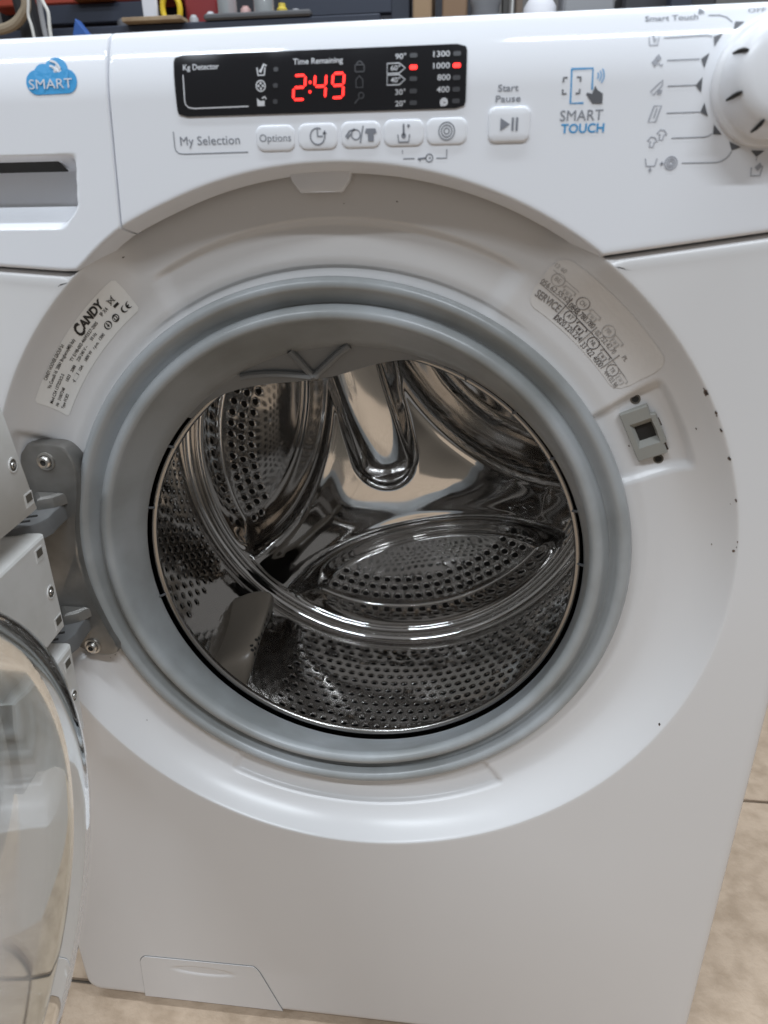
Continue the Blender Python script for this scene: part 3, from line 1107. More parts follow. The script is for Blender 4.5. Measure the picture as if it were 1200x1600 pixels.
for (x, z) in ((0.1836, 0.6392), (0.2036, 0.5987)):
    b = MB()
    c = on_lock(x, z)
    Mh = LM.copy()
    Mh.translation = c
    b.lathe([(0.0033, 0.0002), (0.0030, 0.0005), (0.0026, 0.0005), (0.0022, 0.00035)], Mh, 20, 0)
    b.lathe([(0.0023, 0.00036), (0.0, 0.00036)], Mh, 20, 1)
    b.build('screw_hole', [M_brown, M_hole], front)

# paint chips along the rim of the dish
chips = [(0.2164, 0.6512, 1.0, 0.0038), (0.2150, 0.6535, 1, 0.0012), (0.2241, 0.6393, 1, 0.0024), (0.2247, 0.6375, 1, 0.0013), (0.2291, 0.6281, 1, 0.0022),
         (0.2369, 0.6103, 1, 0.0026), (0.2456, 0.5828, 1, 0.0020), (0.2516, 0.5540, 1, 0.0011), (0.2511, 0.5466, 1, 0.0023), (0.2518, 0.5500, 1, 0.0009),
         (0.2246, 0.4015, 1, 0.0020), (0.2185, 0.6253, 1, 0.0014), (0.2411, 0.5453, 1, 0.0011), (0.1839, 0.6067, 1, 0.0014), (0.2440, 0.5790, 1, 0.0007),
         (-0.1432, 0.7290, 1, 0.0014), (-0.2095, 0.4165, 1, 0.0010), (-0.2135, 0.4140, 1, 0.0008), (0.0300, 0.7585, 1, 0.0012), (-0.0020, 0.7580, 1, 0.0007),
         (-0.1880, 0.3560, 1, 0.0009), (0.0835, 0.7600, 1, 0.0009)]
for x, z, e, r in chips:
    r *= 0.72
    t, th = dish_t(x, z)
    n = 9
    V = []
    for ring, off in ((1.0, 0.00005), (0.75, 0.00022)):
        for k in range(n):
            a = 2 * pi * k / n
            rr = r * ring * (0.55 + 0.55 * random.Random(k * 7 + int(x * 1e5)).random())
            ta = radians(th)
            px = x + rr * (0.45 * cos(a) * cos(ta) - 0.95 * sin(a) * sin(ta))
            pz = z + rr * (0.45 * cos(a) * sin(ta) + 0.95 * sin(a) * cos(ta))
            t2, th2 = dish_t(px, pz)
            V.append((px, dish_y(t2, th2) - off - (0.0004 if t2 < 0.03 else 0), pz))
    F = [(k, (k + 1) % n, n + (k + 1) % n, n + k) for k in range(n)] + [tuple(n + k for k in range(n))]
    link('paint_chip', V, F, M_rust, front)

# ------------------------------------------------------------------ filter cover at the lower left
poly = [(-0.2335, 0.0145), (-0.2305, 0.0680), (-0.2290, 0.0735), (-0.2235, 0.0775), (-0.1180, 0.0790), (-0.1120, 0.0765), (-0.1080, 0.0700), (-0.0885, 0.0145)]
cxp, czp = -0.165, 0.040
V, F = [], []


def fy(x, z):
    # shallow scooped grip
    dx, dz = (x + 0.166) / 0.034, (z - 0.0640) / 0.0055
    q = dx * dx + dz * dz
    g = 0.0022 * max(0, 1 - q) * (1 if dz < 0.1 else 1.0)
    return FY - 0.0009 + g
# fine grid clipped by row
zz = [0.0150 + (0.0770 - 0.0150) * i / 40 for i in range(41)]


def edges(z):
    xl = -0.2335 + (z - 0.0145) * 0.056
    xr = -0.0885 - (z - 0.0145) * 0.351
    if z > 0.068:
        k = (z - 0.068) / 0.0105
        xl += 0.007 * k * k
        xr -= 0.004 * k * k
    return xl, xr


m = 61
for z in zz:
    xl, xr = edges(z)
    for i in range(m):
        x = xl + (xr - xl) * i / (m - 1)
        zt = z + (x + 0.2335) * 0.018 * (z / 0.077)
        V.append((x, fy(x, zt), zt))
for r in range(len(zz) - 1):
    for i in range(m - 1):
        F.append((r * m + i, r * m + i + 1, (r + 1) * m + i + 1, (r + 1) * m + i))
nv = len(V)
border = [i for i in range(m)] + [r * m + m - 1 for r in range(1, len(zz))] + [(len(zz) - 1) * m + i for i in range(m - 2, -1, -1)] + [r * m for r in range(len(zz) - 2, 0, -1)]
for q in border: V.append((V[q][0], FY + 0.002, V[q][2]))
for i in range(len(border)):
    j = (i + 1) % len(border)
    F.append((border[j], border[i], nv + i, nv + j))
cover = link('filter_cover', V, F, M_front, machine, sharp=40)
P = Print()
P.stroke([(V[q][0], V[q][2]) for q in border[m - 1:]] + [(V[border[0]][0], V[border[0]][2])], 0.0011)
P.build('cover_gap', M_hole, front, lambda x, z: (x, FY - 0.00025, z))

# ------------------------------------------------------------------ rubber gasket
DC0 = (-0.0066, 0.06, 0.4920)                     # drum mouth
DC1 = (-0.0040, 0.27, 0.5060)                     # drum back


def dcen(y):
    k = (y - DC0[1]) / (DC1[1] - DC0[1])
    return DC0[0] + (DC1[0] - DC0[0]) * k, DC0[2] + (DC1[2] - DC0[2]) * k


def gcen(y):
    k = min(max((y - 0.030) / 0.030, 0), 1)
    return -0.0125 + (DC0[0] + 0.0125) * k, 0.5095 + (DC0[2] - 0.5095) * k


def gp(r, y, th):
    cx, cz = gcen(y)
    return Vector((cx + r * cos(radians(th)), y, cz + r * sin(radians(th))))


gprof = [(0.2085, 0.042), (0.2080, 0.034), (0.2070, 0.0285), (0.2050, 0.0250), (0.2022, 0.0238), (0.1995, 0.0252), (0.1972, 0.0286), (0.1950, 0.0335),
         (0.1925, 0.0345), (0.1900, 0.0315), (0.1880, 0.0272), (0.1858, 0.0252), (0.1832, 0.0246), (0.1808, 0.0258), (0.1793, 0.0282), (0.1786, 0.0312),
         (0.1782, 0.0350), (0.1776, 0.0420), (0.1765, 0.0500), (0.1748, 0.0600), (0.1750, 0.0625), (0.1790, 0.0635), (0.1950, 0.0620), (0.2150, 0.0560)]
V, F = [], []
NS = 360
for k in range(NS):
    for r, y in gprof: V.append(gp(r, y, k * 360 / NS))
m = len(gprof)
for k in range(NS):
    k2 = (k + 1) % NS
    for i in range(m - 1): F.append((k * m + i, k * m + i + 1, k2 * m + i + 1, k2 * m + i))
gasket = link('door_gasket', V, F, M_gasket, machine, sharp=60)
for a in (192, 165, 146, 128, 62, 48, 33, 18, 3):
    b = MB()
    b.tube([gp(0.1772, 0.0580, a), gp(0.1715, 0.0660, a)], 0.0011, 6)
    b.build('gasket_rib', M_gasketd, gasket)
# water deflector hanging from the top of the gasket
V, F = [], []
NA, NB = 60, 12


def defl(th, k, off=0.0):
    w = (sm(70, 98, th) * (1 - sm(100, 134, th))) if th <= 134 else 0
    r = 0.1765 + (-0.004 - 0.0195 * w) * k
    p = gp(r, 0.0585 + 0.006 * k - off, th)
    return p


for i in range(NA + 1):
    th = 68 + (136 - 68) * i / NA
    for k in range(NB + 1): V.append(defl(th, k / NB))
for i in range(NA):
    for k in range(NB):
        a = i * (NB + 1) + k
        F.append((a, a + 1, a + NB + 2, a + NB + 1))
nv = len(V)
for i in range(NA + 1):
    p = V[i * (NB + 1) + NB]
    V.append(Vector((p.x, p.y + 0.004, p.z + 0.001)))
for i in range(NA):
    F.append((i * (NB + 1) + NB, nv + i, nv + i + 1, (i + 1) * (NB + 1) + NB))
deflector = link('water_deflector', V, F, mat('deflector_rubber', (0.22, 0.225, 0.23), 0.4), gasket, sharp=45)
for (th0, k0, th1, k1) in ((118, 0.35, 101, 0.88), (104, 0.05, 100.5, 0.88), (90, 0.10, 100, 0.88)):
    b = MB()
    b.tube([defl(th0 + (th1 - th0) * i / 6, k0 + (k1 - k0) * i / 6, 0.0018) for i in range(7)], [0.0026] * 6 + [0.0030], 8)
    b.build('deflector_rib', deflector.data.materials[0], gasket)

# ------------------------------------------------------------------ drum
DR = 0.228


def dp(r, ang, y):
    cx, cz = dcen(y)
    return Vector((cx + r * cos(ang), y, cz + r * sin(ang)))


def drum_lathe(prof, seg=240):
    V, F = [], []
    m = len(prof)
    for k in range(seg):
        for r, y in prof: V.append(dp(r, 2 * pi * k / seg, y))
    for k in range(seg):
        k2 = (k + 1) % seg
        for i in range(m - 1): F.append((k * m + i, k * m + i + 1, k2 * m + i + 1, k2 * m + i))
    return V, F


Y0, ROWS, PITCH = 0.108, 14, 0.0109
Y1 = Y0 + ROWS * PITCH
lip = [(0.1745, 0.0740)] + [(0.1718 + 0.0030 * cos(a), 0.0687 - 0.0028 * sin(a)) for a in [radians(q) for q in range(0, 271, 30)]] + \
      [(0.1760, 0.0755), (0.1900, 0.0790), (0.2080, 0.0830), (0.2210, 0.0910), (0.2268, 0.0985), (DR, Y0)]
V, F = drum_lathe(lip)
drum = link('drum', V, F, M_steel, machine, sharp=60)
link('drum_rim', *drum_lathe([(0.1718 + 0.0031 * cos(a), 0.0685 - 0.0031 * sin(a)) for a in [radians(q) for q in range(0, 361, 20)]]), mat('rim_steel', (0.34, 0.325, 0.31), 0.22, metal=1.0), drum)

# perforated wall: every cell is a little plate with a dished hole
NC = 130
LIFT = radians(-132)
NH = 12
V, F = [], []
bump_cells = set()
for c in range(NC):
    for r in range(ROWS):
        if (c % 9 == 4 and r % 8 == 3) or (c % 9 == 0 and r % 8 == 7): bump_cells.add((c, r))


def angd(a, b): return (a - b + pi) % (2 * pi) - pi


holes = 0
for r in range(ROWS):
    for c in range(NC):
        a0 = 2 * pi * (c + (0.5 if r % 2 else 0)) / NC
        ac = a0 + pi / NC
        yc = Y0 + (r + 0.5) * PITCH
        base = len(V)
        ha, hy = pi / NC, PITCH / 2
        # outer ring of 12 points on the cell border
        bd = [(1, 0), (1, 0.5), (1, 1), (0, 1), (-0.0, 1), (-1, 1), (-1, 0.5), (-1, 0), (-1, -0.5), (-1, -1), (0, -1), (1, -1)]
        bd = [(1, 0), (1, 1), (0, 1), (-1, 1), (-1, 0), (-1, -1), (0, -1), (1, -1)]
        plain = min(abs(angd(ac, LIFT + 2 * pi * q / 3)) for q in range(3)) < radians(15.5) or r == 0
        for i, j in bd: V.append(dp(DR, ac + i * ha, yc + j * hy))
        if plain:
            F.append(tuple(base + q for q in range(8)))
            continue
        if (c, r) in bump_cells:
            for q in range(8):
                t = q * pi / 4
                V.append(dp(DR - 0.0012, ac + 0.62 * ha * cos(t), yc + 0.66 * hy * sin(t)))
            V.append(dp(DR - 0.0019, ac, yc))
            for q in range(8):
                F.append((base + q, base + (q + 1) % 8, base + 8 + (q + 1) % 8, base + 8 + q))
                F.append((base + 8 + q, base + 8 + (q + 1) % 8, base + 16))
            continue
        # two rings of 16 points
        H = 16
        for rad, dr in ((0.0038, 0.0), (0.0031, 0.0004), (0.0025, 0.0016)):
            for q in range(H):
                t = q * 2 * pi / H
                V.append(dp(DR + dr, ac + rad * 1.12 * cos(t) / DR, yc + rad * 0.92 * sin(t)))
        for q in range(8):
            o0, o1 = base + q, base + (q + 1) % 8
            i0, i1, i2 = base + 8 + 2 * q, base + 8 + (2 * q + 1) % H, base + 8 + (2 * q + 2) % H
            F += [(o0, i1, i0), (o0, o1, i1), (o1, i2, i1)]
        for g in range(2):
            for q in range(H):
                p0 = base + 8 + g * H
                F.append((p0 + q, p0 + (q + 1) % H, p0 + H + (q + 1) % H, p0 + H + q))
        holes += 1
wall = link('perforated_wall', V, F, mat('wall_steel', (0.64, 0.63, 0.62), 0.2, metal=1.0, rnoise=(10, 0.06, 0.13), bump=(26, 0.16, 0.006, 1)), drum, sharp=14)
tag(wall, kind='stuff')
# smooth band, rolled joint
band = [(DR, Y1), (DR, Y1 + 0.012), (DR - 0.0006, Y1 + 0.0150), (DR - 0.0025, Y1 + 0.0178), (DR - 0.0060, Y1 + 0.0190), (DR - 0.0100, Y1 + 0.0188),
        (DR - 0.0112, Y1 + 0.0176), (DR - 0.0126, Y1 + 0.0168), (DR - 0.0142, Y1 + 0.0172), (DR - 0.0152, Y1 + 0.0186)]
link('back_joint_ring', *drum_lathe(band), M_steel, drum, sharp=70)
RB, YB = DR - 0.0150, Y1 + 0.0184
PHI = [radians(q) for q in (-75, 45, 165)]
SPK = [radians(q) for q in (105, -135, -15)]
BA, BR = 0.332, 0.262


def back_y(r, a):
    x, z = r * cos(a), r * sin(a)
    y = YB - 0.006 * sm(RB, RB - 0.012, r) - 0.018 * max(0, 1 - (r / 0.17) ** 2) ** 1.5
    for p in PHI:
        d = BR - hypot(x - BA * cos(p), z - BA * sin(p))       # > 0 inside the bowl
        e = (RB - 0.002) - r
        s_ = sm(-0.006, 0.040, d) * sm(-0.001, 0.013, e)
        y += 0.034 * s_ + 0.0035 * s_ * sm(0.05, 0.12, d)
        # raised bead round the bowl
        y -= 0.0009 * math.exp(-((d + 0.005) / 0.0045) ** 2) * sm(0, 0.02, e)
    for i, p in enumerate(SPK):
        al = x * cos(p) + z * sin(p)
        la_ = -x * sin(p) + z * cos(p)
        if i == 0:                                # rounded nose running up from the hub
            d = hypot(la_, min(al - 0.010, 0))
            y -= (0.0035 + 0.26 * max(al + 0.004, 0)) * sm(0.037, 0.0225, d) + 0.0065 * max(0, 1 - (d / 0.029) ** 2)
        else:
            y -= 0.002 * (0.5 + 0.5 * cos(pi * min(abs(la_) / 0.045, 1))) * sm(0.01, 0.07, al)
    return y


NA, NRr = 360, 150
V, F = [], []
for k in range(NA):
    a = 2 * pi * k / NA
    for i in range(1, NRr + 1):
        r = RB * i / NRr
        cx, cz = dcen(YB)
        V.append((cx + r * cos(a), back_y(r, a), cz + r * sin(a)))
for k in range(NA):
    k2 = (k + 1) % NA
    for i in range(NRr - 1): F.append((k * NRr + i, k * NRr + i + 1, k2 * NRr + i + 1, k2 * NRr + i))
cx, cz = dcen(YB)
V.append((cx, back_y(0, 0), cz))
for k in range(NA): F.append((len(V) - 1, k * NRr, ((k + 1) % NA) * NRr))
link('drum_back', V, F, M_steel, drum, sharp=70)

# round drain holes in the bowls: one raised rim with a dark mouth each
b = MB()
Ident = facing(0, 0, 0)
b.lathe([(0.0058, -0.0002), (0.0052, 0.0006), (0.0044, 0.0010), (0.0037, 0.0008), (0.0033, 0.0002)], Ident, 16, 0)
b.lathe([(0.0034, 0.0003), (0.0, 0.0003)], Ident, 16, 1)
hole0 = None
for p in PHI:
    for row, r in enumerate((0.1620, 0.1740, 0.1860)):
        half = radians(36 + 3 * row)
        nh = int(2 * half * r / 0.0125)
        for q in range(nh + 1):
            a = p + (-half + 2 * half * (q + (0.5 if row % 2 else 0)) / nh)
            if hole0 is None:
                hole0 = b.build('drain_hole', [M_steel, M_hole], drum)
                o = hole0
            else:
                o = hole0.copy()
                COL.objects.link(o)
            y = back_y(r, a)
            e = 0.002
            gx = (back_y(hypot(r * cos(a) + e, r * sin(a)), atan2(r * sin(a), r * cos(a) + e)) - y) / e
            gz = (back_y(hypot(r * cos(a), r * sin(a) + e), atan2(r * sin(a) + e, r * cos(a))) - y) / e
            nrm = Vector((gx, -1, gz)).normalized()
            o.rotation_euler = Vector((0, -1, 0)).rotation_difference(nrm).to_euler()
            o.location = Vector((cx + r * cos(a), y, cz + r * sin(a))) + nrm * 0.0003
# dark outer tub behind everything
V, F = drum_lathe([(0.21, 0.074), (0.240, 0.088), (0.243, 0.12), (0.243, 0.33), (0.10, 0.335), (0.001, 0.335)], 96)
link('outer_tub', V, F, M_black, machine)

# the paddle that shows
for q in range(1):
    ac = LIFT + 2 * pi * q / 3
    V, F = [], []
    NL, NW = 26, 18
    for i in range(NL + 1):
        k = i / NL
        y = 0.112 + (0.232 - 0.112) * k
        wd = 0.0225 - 0.0055 * sin(pi * k) + 0.002 * k
        endf = min(1, (1 - (1 - min(k / 0.16, 1)) ** 2)) ** 0.5
        endb = min(1, (1 - (1 - min((1 - k) / 0.06, 1)) ** 2)) ** 0.5
        h = 0.047 * endf * endb * (0.90 + 0.10 * sin(pi * k))
        sk = -0.05 * (k - 0.5)
        for j in range(NW + 1):
            t = pi * j / NW
            lx = wd * cos(t) * (0.72 + 0.28 * (1 - sin(t)))
            hh = h * sin(t) ** 0.8
            V.append(dp(DR + 0.001 - hh, ac + sk + lx / DR, y))
    for i in range(NL):
        for j in range(NW):
            a = i * (NW + 1) + j
            F.append((a, a + 1, a + NW + 2, a + NW + 1))
    paddle = link('drum_paddle', V, F, M_lifter, drum, sharp=60)
    b = MB()

    def pad(k, j):
        i0 = min(int(k * NL), NL - 1)
        j0 = min(int(j * NW), NW - 1)
        p = V[i0 * (NW + 1) + j0]
        p2 = V[i0 * (NW + 1) + j0 + 1]
        p3 = V[(i0 + 1) * (NW + 1) + j0]
        return p, ((p2 - p).cross(p3 - p)).normalized()
    for k, j in ((0.16, 0.40), (0.16, 0.52), (0.22, 0.46), (0.22, 0.58), (0.28, 0.40), (0.28, 0.52), (0.34, 0.46), (0.42, 0.40), (0.50, 0.40), (0.58, 0.40), (0.66, 0.40)):
        p, nn = pad(k, j)
        if nn.dot(Vector((cx, p.y, cz)) - p) < 0: nn = -nn
        zax = nn
        xax = zax.orthogonal().normalized()
        yax = zax.cross(xax)
        Mx = Matrix(((xax.x, yax.x, zax.x, p.x), (xax.y, yax.y, zax.y, p.y), (xax.z, yax.z, zax.z, p.z), (0, 0, 0, 1)))
        b.lathe([(0.0019, 0.0005), (0.0, 0.0007)], Mx, 8)
    po = b.build('paddle_holes', M_hole, drum)

# ------------------------------------------------------------------ hinge bracket
brk = [(-0.2460, 0.5860), (-0.2400, 0.6010), (-0.2330, 0.6050), (-0.2160, 0.6045), (-0.2075, 0.6000), (-0.2035, 0.5880), (-0.2055, 0.5700), (-0.2110, 0.5480), (-0.2145, 0.5250),
       (-0.2150, 0.5050), (-0.2130, 0.4850), (-0.2085, 0.4640), (-0.2030, 0.4450), (-0.1985, 0.4320), (-0.2035, 0.4255), (-0.2170, 0.4240), (-0.2290, 0.4290), (-0.2400, 0.4420),
       (-0.2470, 0.4700), (-0.2490, 0.5200)]
def smooth_outline(p, k=5):
    out, n = [], len(p)
    for i in range(n):
        p0, p1, p2, p3 = [Vector(p[(i + d) % n]) for d in (-1, 0, 1, 2)]
        for q in range(k):
            t = q / k
            out.append(tuple(0.5 * ((2 * p1) + (p2 - p0) * t + (2 * p0 - 5 * p1 + 4 * p2 - p3) * t * t + (3 * p1 - p0 - 3 * p2 + p3) * t ** 3)))
    return out


brk = smooth_outline(brk)
b = MB()
b.prism(brk[::-1], 0.017, facing(0, 0.0345, 0), bev=0.003)
bracket = b.build('hinge_bracket', M_hinge, machine, sharp=30)
for zc in (0.5530, 0.4560):
    b = MB()
    # knuckle: flat half disc reaching towards the door, with a raised web
    pl = [(-0.2180, 0.022)] + [(-0.2400 + 0.026 * cos(a), -0.0080 + 0.024 * sin(a)) for a in [radians(q) for q in range(20, -201, -20)]] + [(-0.262, 0.022)]
    b.prism(pl[::-1], 0.013, Matrix.Translation((0, 0, zc - 0.0065)), bev=0.002)
    b.build('hinge_arm', M_hdark, bracket, sharp=30)
    b = MB()
    b.prism([(-0.2145, 0.0180), (-0.2190, 0.0080), (-0.2290, 0.0020), (-0.2400, 0.0180)], 0.009, Matrix.Translation((0, 0, zc + 0.006)), bev=0.0045)
    b.build('hinge_web', M_hinge, bracket, sharp=30)
    b = MB()
    for dy in (0.0, -0.009):
        b.box((-0.2285, -0.010 + dy, zc + 0.0066), (0.006, 0.0013, 0.0006), bev=0.0004, M=Matrix.Rotation(radians(25), 3, 'Z'))
    b.build('arm_slot', M_hole, bracket, smooth=False)
for (x, z) in ((-0.2245, 0.5915), (-0.2190, 0.4335)):
    b = MB()
    Mx = facing(x, 0.0177, z)
    b.lathe([(0.0068, 0.0), (0.0066, 0.0012), (0.0050, 0.0016)], Mx, 24, 0)
    b.lathe([(0.0046, 0.0014), (0.0044, 0.0034), (0.0036, 0.0042), (0.0022, 0.0044)], Mx, 20, 0)
    b.lathe([(0.0023, 0.0043), (0.0, 0.0030)], Mx, 6, 1)
    b.build('hinge_screw', [M_screw, M_hole], bracket)

# ------------------------------------------------------------------ door, swung open
ALPHA = radians(84)
HX, HY = -0.245, -0.015
DA = Vector((cos(ALPHA), -sin(ALPHA), 0))         # hinge -> free side
DN = Vector((sin(ALPHA), cos(ALPHA), 0))          # inner face
DZ = Vector((0, 0, 1))
DM = Matrix(((DA.x, DN.x, 0, HX), (DA.y, DN.y, 0, HY), (0, 0, 1, 0), (0, 0, 0, 1)))   # (s, n, z) -> world
SC, ZC = 0.258, 0.474
RING = DM @ Matrix(((1, 0, 0, SC), (0, 0, 1, 0), (0, 1, 0, ZC), (0, 0, 0, 1)))        # lathe about n
# white frame: an arc along the hinge side, the rest of the ring is clear
fp = [(0.170, 0.004), (0.170, 0.022), (0.174, 0.026), (0.190, 0.026), (0.203, 0.018), (0.207, 0.004), (0.203, -0.012), (0.190, -0.022), (0.170, -0.024)]
V, F = [], []
n = len(fp)
N0 = 40
for k in range(N0 + 1):
    t = radians(180 - 46 + 92 * k / N0)
    for r, h in fp: V.append(RING @ Vector((r * cos(t), r * sin(t), h)))
for k in range(N0):
    for i in range(n):
        j = (i + 1) % n
        F.append((k * n + i, (k + 1) * n + i, (k + 1) * n + j, k * n + j))
F += [tuple(range(n)), tuple(N0 * n + i for i in range(n))[::-1]]
door = link('porthole_door', V, F, M_white, machine, sharp=40)


def hinge_block(z0, z1, s0a, s0b):
    """block along the hinge side of the door ring; its free edge runs from s0a (bottom) to s0b (top)"""
    b = MB()
    poly = [(s0a, z0), (0.085, z0), (0.085, z1), (s0b, z1)]
    Mx = DM @ Matrix(((1, 0, 0, 0), (0, 0, 1, -0.016), (0, 1, 0, 0), (0, 0, 0, 1)))
    b.prism(poly, 0.050, Mx, bev=0.003)
    return b.build('hinge_block', M_white, door, sharp=30)


def block_face(s, z, hs, hz, name, kind):
    b = MB()
    Mx = DM @ Matrix(((1, 0, 0, s), (0, 0, 1, 0.0335), (0, 1, 0, z), (0, 0, 0, 1)))
    if kind == 'slot':
        b.prism([(-hs, -hz), (hs, -hz), (hs, hz), (-hs, hz)], 0.0009, Mx, 0)
        b.prism([(-hs * 0.72, -hz * 0.3), (hs * 0.72, -hz * 0.3), (hs * 0.72, hz * 0.8), (-hs * 0.72, hz * 0.8)], 0.0012, Mx, 1)
    else:
        b.lathe([(hs * 1.25, 0.0), (hs * 1.2, 0.0011), (hs, 0.0012), (hs * 0.9, 0.0009)], Mx, 20, 2)
        b.lathe([(hs * 0.95, 0.0010), (hs * 0.5, 0.0010)], Mx, 20, 1)
        b.lathe([(hs * 0.55, 0.0011), (hs * 0.5, 0.0016), (hs * 0.2, 0.0018), (0, 0.0010)], Mx, 10, 0)
    b.build(name, [M_screw if kind != 'slot' else M_white, M_brown, M_white], door)


for (z0, z1, sa, sb) in ((0.5720, 0.6560, 0.012, 0.028), (0.4790, 0.5540, 0.012, 0.012), (0.3900, 0.4630, 0.017, 0.010)):
    hinge_block(z0, z1, sa, sb)
for (s, z) in ((0.030, 0.610), (0.021, 0.513), (0.0225, 0.425)):
    block_face(s, z, 0.0042, 0.0042, 'screw', 'screw')
for (s, z) in ((0.021, 0.5830), (0.024, 0.5440), (0.020, 0.4880), (0.021, 0.4520)):
    block_face(s, z, 0.0050, 0.0046, 'slot', 'slot')
# bowl of clear glass: closed shell with real thickness
gl_o = [(0.168, 0.004), (0.168, 0.010), (0.158, 0.013), (0.1535, 0.022), (0.1515, 0.045), (0.1500, 0.070), (0.1488, 0.080), (0.1458, 0.0855), (0.141, 0.0868), (0.134, 0.0850), (0.124, 0.0815), (0.105, 0.079), (0.06, 0.0775), (0.0005, 0.077)]
gl_i = [(0.0005, 0.0725), (0.06, 0.073), (0.105, 0.0745), (0.123, 0.0765), (0.134, 0.0795), (0.140, 0.0805), (0.1435, 0.078), (0.1450, 0.069), (0.1465, 0.044), (0.1485, 0.020), (0.153, 0.008), (0.160, 0.004)]
b = MB()
b.lathe(gl_o + gl_i, RING, 128, closed=True)
b.build('glass_bowl', M_glass, door, sharp=60)

# ------------------------------------------------------------------ floor
M_floor = mat('beige_concrete', (0.57, 0.44, 0.325), 0.6, noise=(38, (0.44, 0.33, 0.235), 0.34, 0.60, 14), bump=(90, 0.5, 0.004, 10))
b = MB()
b.box((0, 0.5, -0.03), (6, 6, 0.022))
floor = b.build('floor', mat('joint_filler', (0.13, 0.105, 0.08), 0.8), smooth=False)
tag(floor, kind='structure')
xe = [-2.6, -1.45, -0.34, 0.77, 1.9, 3.0]
for i in range(len(xe) - 1):
    for (ya, yb) in ((-1.1, 0.016), (0.021, 0.346), (0.351, 1.5), (1.505, 3.0)):
        b = MB()
        if ya < 0 or True:
            b.box(((xe[i] + xe[i + 1]) / 2, (ya + yb) / 2, -0.0035), ((xe[i + 1] - xe[i]) / 2 - 0.002, (yb - ya) / 2, 0.0035), bev=0.0015)
        b.build('floor_slab', M_floor, floor, smooth=False)

# ------------------------------------------------------------------ workshop clutter behind the machine
M_wall = mat('dim_wall', (0.20, 0.195, 0.19), 0.8)
M_navy = mat('navy_steel', (0.030, 0.036, 0.055), 0.45)
M_crate = mat('red_crate', (0.36, 0.055, 0.03), 0.5)
M_orange = mat('orange_plastic', (0.62, 0.20, 0.05), 0.5)
M_drk = mat('black_cable', (0.02, 0.02, 0.022), 0.5)
M_tan = mat('tan_hose', (0.30, 0.24, 0.17), 0.6)
M_wcab = mat('white_cable', (0.62, 0.61, 0.58), 0.5)
M_yel = mat('yellow_plastic', (0.72, 0.50, 0.03), 0.4)
M_dred = mat('dark_red_plastic', (0.22, 0.018, 0.02), 0.45)
M_card = mat('cardboard', (0.33, 0.22, 0.13), 0.8)
M_paper = mat('white_paper', (0.68, 0.67, 0.70), 0.7)
M_bluep = mat('blue_plastic', (0.03, 0.10, 0.34), 0.5)
M_greyp = mat('grey_plastic', (0.30, 0.30, 0.31), 0.5)
M_wood = mat('shelf_board', (0.34, 0.25, 0.16), 0.7, noise=(30, (0.26, 0.18, 0.11), 0.4, 0.6))
M_jar = mat('clear_jar', (0.85, 0.88, 0.88), 0.12, trans=0.7)


def one(name, mb, m, label, cat, group=None, smooth=True):
    o = mb.build(name, m, None, smooth=smooth)
    tag(o, label, cat, group)
    return o


def bxo(name, x0, x1, y0, y1, z0, z1, m, label, cat, bev=0.003, group=None, rz=0):
    b = MB()
    b.box((0, 0, 0), ((x1 - x0) / 2, (y1 - y0) / 2, (z1 - z0) / 2), bev=bev)
    o = one(name, b, m, label, cat, group)
    o.location = ((x0 + x1) / 2, (y0 + y1) / 2, (z0 + z1) / 2)
    o.rotation_euler.z = rz
    return o


b = MB()
b.box((0, 2.45, 1.3), (4.0, 0.05, 1.35))
tag(b.build('wall_back', M_wall, smooth=False), kind='structure')
# shelf rack: board, navy beams, posts
rack = empty('storage_rack', (0, 1.3, 0))
tag(rack, 'navy steel storage rack with wooden boards behind the washing machine', 'rack')


def rpart(name, c, d, m):
    b = MB()
    b.box((c[0], c[1] - 1.3, c[2]), d, bev=0.002)
    return b.build(name, m, rack)


rpart('board', (-0.55, 1.24, 1.068), (0.45, 0.18, 0.007), M_navy)
rpart('board', (0.16, 1.24, 1.040), (0.25, 0.18, 0.007), M_navy)
rpart('beam', (-0.83, 1.46, 1.185), (0.135, 0.012, 0.019), M_navy)
rpart('beam', (-0.23, 1.46, 1.180), (0.146, 0.012, 0.022), M_navy)
rpart('beam', (-0.45, 1.46, 1.10), (0.60, 0.012, 0.018), M_navy)
rpart('back_sheet', (-0.50, 1.56, 1.05), (0.62, 0.004, 0.30), mat('black_sheet', (0.014, 0.014, 0.020), 0.5))
for x in (-1.16, 0.42):
    for y in (1.09, 1.52): rpart('post', (x, y, 0.8), (0.018, 0.018, 0.8), M_navy)
bxo('red_crate', -1.10, -0.62, 1.475, 1.55, 1.212, 1.33, M_crate, 'red plastic crate on the rack above the left navy beam', 'crate')
bxo('orange_tray', -0.86, -0.76, 1.42, 1.46, 1.207, 1.222, M_orange, 'orange tray edge in front of the red crate', 'tray')


def cable(name, pts, r, m, label, cat='cable', seg=10):
    P_ = [Vector(p) for p in pts]
    out = []
    for i in range(len(P_) - 1):
        p0, p1, p2, p3 = P_[max(i - 1, 0)], P_[i], P_[i + 1], P_[min(i + 2, len(P_) - 1)]
        for k in range(6):
            t = k / 6
            out.append(0.5 * ((2 * p1) + (p2 - p0) * t + (2 * p0 - 5 * p1 + 4 * p2 - p3) * t * t + (3 * p1 - p0 - 3 * p2 + p3) * t ** 3))
    out.append(P_[-1])
    b = MB()
    b.tube(out, r, seg)
    return one(name, b, m, label, cat)


